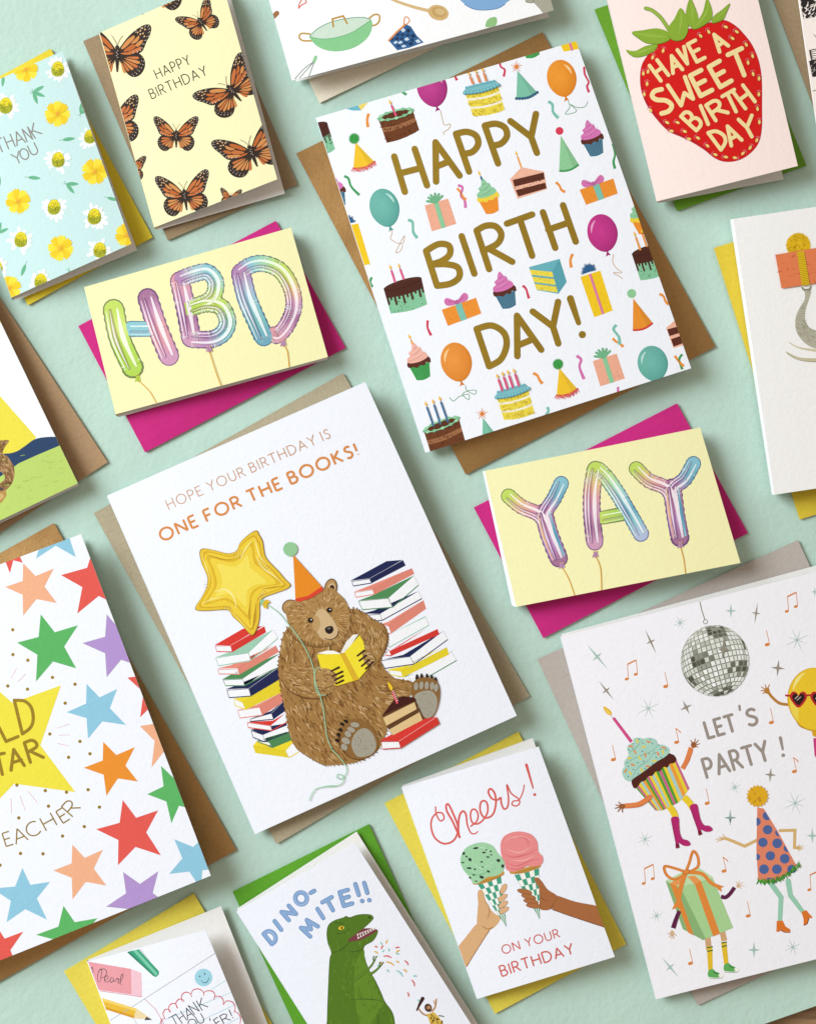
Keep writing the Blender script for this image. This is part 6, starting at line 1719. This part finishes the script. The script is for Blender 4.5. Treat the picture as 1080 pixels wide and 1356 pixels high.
# ---------------------------------------------------------------- flowers
def art_cham():
    C = cham; O = (0,0,3.989); r = random.Random(8)
    def daisy(x, y, s=1.0):
        p = Pen(C, 'printed_chamomile'); q = p.z(*O).at(x, y, r.uniform(-30, 30), s)
        for i in range(14):
            a = 360*i/14+r.uniform(-7, 7); l = r.uniform(52, 78)
            if r.random() < .08: continue
            t = q.at(0, 0, a); t.blob([(14,-4),(l*.5,-9),(l-10,-11),(l-1,-5),(l-2,5),(l*.6,10),(14,4)], ['fafcfb', 'eff5f4'][i % 2]); t.line([(20,0),(l*.8,1)], 1.6, 'c5d6d2', taper=(1, .3), cap='butt')
            t.line([(20,1),(r.uniform(36, 56),3)], 2.2, 'a3a563', taper=(1, .2), cap='butt')
        p2 = p.z(*O).at(x, y, 0, s*1.06)
        p2.blob([(-31,12),(-31,-10),(-20,-34),(0,-44),(20,-36),(31,-12),(30,12),(16,29),(-4,33),(-22,27)], 'a9ac2b')
        p2.blob([(-26,-6),(-20,-30),(0,-42),(20,-33),(28,-8),(12,-6),(0,2),(-14,-2)], 'e6d62e')
        for i in range(110):
            a = r.uniform(0, 6.28); d = r.random()**.5*28; yy = d*math.sin(a)
            p2.ell(d*math.cos(a), yy-3, 2, 2, r.choice(['8f9a26', 'a3a324', '979c22', 'c9c22e'] if yy > -8 else ['e9dc3c', 'dcca2a', 'cfc02c']), n=6)
        p.done()
    def yel(x, y, s=1.0):
        p = Pen(C, 'printed_yellow_flower'); q = p.z(*O).at(x, y, r.uniform(0, 40), s)
        for i in range(8):
            t = q.at(0, 0, 45*i+r.uniform(-4, 4)); t.blob([(0,-5),(30,-17),(54,-21),(64,-15),(61,-8),(69,-2),(62,5),(66,13),(54,19),(34,17),(0,5)], ['f3de3d', 'eccb25'][i % 2])
            for k in (-10, -3, 4, 10): t.line([(14,k*.4),(r.uniform(40, 58),k*1.25)], 1.3, 'd8a81c', taper=(1, .2), cap='butt')
        for i in range(16): q.at(0, 0, 22*i).line([(0,0),(20+6*(i % 2),0)], 1.6, 'e3a52f', taper=(1, .2), cap='butt')
        q.ell(0, 0, 9, 9, 'e8a53a', n=12); p.done()
    def leaf(x, y, a, s=1.0, n=1):
        p = Pen(C, 'printed_leaf'); q = p.z(*O).at(x, y, a, s)
        for k in range(n):
            t = q.at(0, 0, 50*k-25*(n-1))
            t.line([(-18,0),(4,0)], 2.5, '6aa77f'); t.blob([(0,0),(18,-9),(42,-9),(66,0),(44,9),(18,9)], '6db48c'); t.line([(2,0),(60,0)], 1.6, '4f9270', taper=(1, .2), cap='butt')
        p.done()
    for a in ((305,368,1.0),(30,562,1.05),(307,848,1.0),(285,1098,1.0),(498,1148,1.05),(110,1270,1.0),(475,725,.9),(527,1325,1.0),(215,1490,1.0),(-20,1420,1.0),(620,1560,1)): daisy(*a)
    for a in ((135,365,1.0),(303,600,1.02),(500,905,1.05),(95,1062,1.0),(320,1310,1.02),(670,1240,.95),(50,1520,.95),(-70,820,1)): yel(*a)
    for a in ((175,485,20,1,3),(18,400,95,.85,1),(330,738,-8,1,1),(425,600,-60,.9,2),(148,935,5,1,1),(350,970,25,1,2),(565,1042,15,.9,1),(-10,920,80,.9,1),(-10,1230,-50,.9,2),(135,1395,110,1,1),(365,1430,60,1,2),(130,350,200,.9,1)): leaf(*a)
    p = Pen(C, 'printed_lettering'); q = p.z(*O)
    for ch, bl, br, h in (('T',(-8,808),(32,792),70),('H',(46,786),(80,772),70),('A',(90,768),(134,750),70),('N',(143,746),(172,734),70),('K',(186,728),(220,704),70)):
        if h: glyph(q, ch, bl, br, h, 6.5, '8d8680')
    p.done()
    p = Pen(C, 'printed_lettering'); q = p.z(*O)
    for ch, bl, br, h in (('Y',(82,868),(122,850),58),('O',(120,848),(160,830),58),('U',(170,822),(205,805),58)): glyph(q, ch, bl, br, h, 6.5, '8d8680')
    p.done()
art_cham()

# ---------------------------------------------------------------- kitchen card
def art_kitch():
    C = kitch; B = (270,0,3.989); D = (540,0,3.989); r = random.Random(4)
    p = Pen(C, 'printed_pan'); q = p.z(*B)
    q.line([(560,178),(515,175),(503,195),(520,212),(568,214)], 9, 'bd9440', smooth=True); q.line([(872,95),(900,75),(925,80),(925,110),(905,130),(880,132)], 9, 'bd9440', smooth=True)
    q.blob([(558,190),(620,203),(700,195),(790,165),(865,115),(882,100),(888,135),(872,185),(830,228),(770,258),(700,270),(640,262),(595,240),(568,212)], '86c58c')
    q.blob([(558,190),(600,150),(670,115),(760,95),(840,90),(872,98),(845,125),(780,168),(700,195),(620,204)], 'c9dccb')
    q.line([(558,190),(600,150),(670,115),(760,95),(840,90),(876,100)], 5, '7da68a', smooth=True); q.line([(560,192),(620,204),(700,196),(790,165),(878,105)], 4, '6faf7a', smooth=True)
    q.line([(683,140),(678,98),(735,82),(755,122)], 9, 'b98c2c'); p.done()
    p = Pen(C, 'printed_oven_mitt'); q = p.z(*B)
    q.line([(1055,130),(1060,92),(1075,90),(1085,110),(1062,132)], 6, 'df8c4a', smooth=True)
    Q = [(975,212),(1075,118),(1290,200),(1170,340)]
    q.poly([(975,212),(1065,125),(1092,138),(1122,185),(1160,222),(1085,250),(1020,264)], '2f5f92')
    for i in range(6):
        for k in range(6):
            if (i+k) % 2 == 0:
                u0, v0 = i/6, k/6; q.poly([quadpt([(984,207),(1066,132),(1146,220),(1030,256)], a, b) for a, b in ((u0, v0), (u0+1/6, v0), (u0+1/6, v0+1/6), (u0, v0+1/6))], r.choice(['1e3f66', 'c9d9e6', '16304f']))
    q.line([(975,212),(1020,165),(1062,128)], 9, 'df8c4a'); p.done()
    p = Pen(C, 'printed_spatula'); q = p.z(*B)
    q.line([(365,88),(385,68)], 26, '9a6a42'); p.done()
    p = Pen(C, 'printed_whisk'); q = p.z(*B)
    q.line([(590,300),(580,325)], 18, '93c99b'); 
    for s in ([(578,325),(530,360),(480,415)], [(575,330),(540,370),(505,410)], [(580,330),(560,385),(545,420)]): q.line(s, 5, '8b9a8c', smooth=True)
    p.done()
    p = Pen(C, 'printed_pot_string'); q = p.z(*B); q.line([(500,40),(505,15),(525,-10),(540,10),(515,25),(500,42)], 6, 'd65a4a', smooth=True); p.done()
    p = Pen(C, 'printed_wooden_spoon'); q = p.z(*D)
    q.line([(-140,-30),(-60,5),(30,35),(110,55)], 15, 'd2b57f', smooth=True, taper=(.8, 1.2)); q.ell(160, 65, 55, 40, 'cfae74', 15); q.ell(163, 63, 38, 27, 'c09c60', 15); q.ell(168, 60, 26, 17, 'd2b57f', 15); p.done()
    p = Pen(C, 'printed_blue_bowl'); q = p.z(*D); q.blob([(275,-20),(300,20),(340,42),(400,48),(470,40),(515,15),(540,-20),(400,-60)], '7fa9d3'); q.line([(300,22),(345,45),(400,51),(470,43),(512,20)], 5, '5f8bb8', smooth=True); p.done()
    p = Pen(C, 'printed_herb_sprig'); q = p.z(*D); q.blob([(410,140),(415,110),(435,92),(462,88),(470,105),(465,130),(440,140)], '8fbf7f'); p.done()
    p = Pen(C, 'printed_grater'); q = p.z(*D); q.blob([(620,5),(660,12),(690,40),(720,70),(770,60),(780,-20),(640,-20)], 'a9a595'); q.line([(622,8),(655,12),(668,-5)], 5, '8a8676', smooth=True); p.done()
art_kitch()

# ---------------------------------------------------------------- black ink corner card
def art_zebra():
    C = zebra; O = (810,0,3.989); r = random.Random(6); K = '26221f'
    for (x, y, R) in ((1045,40,55),(1075,90,35)):
        pass
    p = Pen(C, 'printed_ink_animal', dz=2e-6); q = p.z(*O)
    q.poly([(990,-30),(1120,-30),(1120,70),(1060,92),(1010,98),(1000,40)], K)
    for i in range(34):
        x, y = r.uniform(992, 1110), r.uniform(-10, 92); a = r.uniform(0, 3.1); l = r.uniform(10, 30)
        q.line([(x, y), (x+l*.5*math.cos(a)+4, y+l*.5*math.sin(a)), (x+l*math.cos(a), y+l*math.sin(a)+5)], r.uniform(4, 9), 'f4e9e2', smooth=True, taper=(.3, 1, .3))
    p.done()
    p = Pen(C, 'printed_ink_animal', dz=2e-6); q = p.z(*O)
    for i in range(7):
        q.line([(1042,262),(1060,270+i*10),(1120,250+i*22)], 3.5, K, smooth=True)
    q.poly([(1040,320),(1120,300),(1120,400),(1058,405)], K)
    for i in range(18):
        x, y = r.uniform(1045, 1110), r.uniform(315, 400); q.line([(x, y), (x+r.uniform(-14, 14), y+r.uniform(6, 20))], 5, 'f4e9e2', taper=(.3, 1, .3))
    q.line([(1066,180),(1082,200)], 3, '7a2a2a'); q.line([(1045,265),(1070,258),(1120,262)], 4, K, smooth=True); q.line([(1060,480),(1120,460)], 3, K); p.done()
art_zebra()

# ---------------------------------------------------------------- elephant card
def art_eleph():
    C = eleph; O = (810,300,3.989); r = random.Random(2)
    p = Pen(C, 'printed_gift', dz=3e-6); q = p.z(*O)
    pom(q, 984, 98, 64, 'e0b818', 'c99a14', n=34, spiky=.05)
    for i in range(170):
        a = r.uniform(0, 6.28); d = 60*r.random()**.5; l = r.uniform(6, 14)
        q.line([(984+d*math.cos(a), 98+d*math.sin(a)), (984+(d+l)*math.cos(a), 98+(d+l)*math.sin(a))], 3, r.choice(['eccb35', 'd3a514', 'e3bd1d']), taper=(1, .2), cap='butt')
    q.poly([(862,148),(1300,75),(1330,262),(895,326)], 'e07d50'); streaks(q, [(862,148),(1300,75),(1330,262),(895,326)], 'd36f43', 60, 3)
    q.poly([(976,134),(1014,128),(1044,306),(1002,312)], 'e3bd1d')
    for i in range(19): q.line([(978+i*1.4,140+i*9.2),(1014+i*1.6,134+i*9.2)], 3, 'a5860f', cap='butt')
    p.done()
    p = Pen(C, 'printed_elephant', dz=2e-6); q = p.z(*O)
    q.line([(1180,670),(1080,655),(990,640),(935,612)], 22, 'cfc8a8', smooth=True, taper=(1, .2)); q.line([(1180,700),(1080,705),(985,695),(920,662)], 28, 'c4bd9c', smooth=True, taper=(1, .2)); q.line([(1180,712),(1080,715),(985,704),(924,670)], 3, '8d876b', smooth=True)
    tr = [(1001,318),(1030,330),(1052,312),(1050,350),(1038,390),(1022,440),(1020,490),(1040,530),(1080,548),(1140,555),(1180,560),(1180,660),(1100,650),(1040,630),(995,590),(970,540),(970,480),(990,430),(1015,390),(1018,350)]
    b = catmull(tr, True, 5); q.poly(b, 'b3b09c')
    fur(q, b, 150, lambda x, y: math.radians(20+(y-330)*.12), 20, 2.6, ['96937f', 'bcb9a6', '8b8874'], r, .3)
    for i in range(14):
        t = i/13; x, y = 1012-t*38+ (t*t*40), 390+t*190; q.line([(x-12, y), (x+20+t*14, y+6-t*30)], 2.4, '86836f', taper=(.2, 1, .2), cap='butt')
    q.line([(1002,320),(1012,335),(1030,330),(1042,333),(1052,315)], 5, '7d7a66', smooth=True); p.done()
art_eleph()

# ---------------------------------------------------------------- night beam card
def art_moon():
    C = moon; O = (0,300,3.989); r = random.Random(12)
    p = Pen(C, 'printed_yellow_beam', base=20e-6); q = p.z(*O); q.poly([(-200,760),(0,895),(190,1112),(160,1160),(60,1200),(-300,1230)], 'ecdf4a'); q.poly([(-200,500),(0,485),(8,505),(-200,600)], 'ecdf4a'); p.done()
    p = Pen(C, 'printed_navy_hills', base=26e-6); q = p.z(*O); q.blob([(-300,1200),(0,1200),(80,1190),(130,1160),(180,1125),(240,1112),(330,1112),(480,1130),(480,1300),(-300,1350)], '2b4468'); p.done()
    p = Pen(C, 'printed_grass_field', base=32e-6); q = p.z(*O); q.poly([(-400,1340),(0,1262+60),(100,1250),(200,1205),(330,1150),(600,1030),(700,1700),(-500,2000)], 'bcd56e')
    for i in range(60): x, y = r.uniform(-50, 380), r.uniform(1200, 1560); q.line([(x, y), (x+r.uniform(10, 40), y-r.uniform(2, 8))], 2.4, r.choice(['aac85e', 'c9de82']), cap='butt')
    p.done()
    p = Pen(C, 'printed_furry_tail', base=40e-6, dz=1e-6); q = p.z(*O)
    path = catmull([(0,1160),(-20,1230),(20,1260),(45,1300),(30,1400),(-30,1420)], False, 6)
    body = catmull([(-20,1150),(20,1128),(48,1132),(25,1165),(15,1200),(40,1215),(75,1275),(70,1340),(35,1390),(-30,1430),(-60,1400),(20,1340),(15,1300),(-30,1270)], True, 5)
    q.poly(body, '9a734a'); fur(q, body, 160, lambda x, y: math.radians(60 if y > 1200 else -40), 26, 4, ['6e4c28', 'c7a578', '83603a'], r, .5); p.done()
    p = Pen(C, 'printed_dark_animal', base=40e-6); q = p.z(0, 640); q.blob([(-60,20),(0,18),(18,30),(10,50),(-40,60)], '3b3f52'); q.blob([(-60,45),(20,38),(34,60),(20,85),(0,105),(-60,100)], 'b98f4e'); q.blob([(-40,60),(10,55),(18,75),(-10,88)], 'd2b072'); q.blob([(25,0),(60,-10),(62,2),(35,14)], '6e4c28'); p.done()
art_moon()
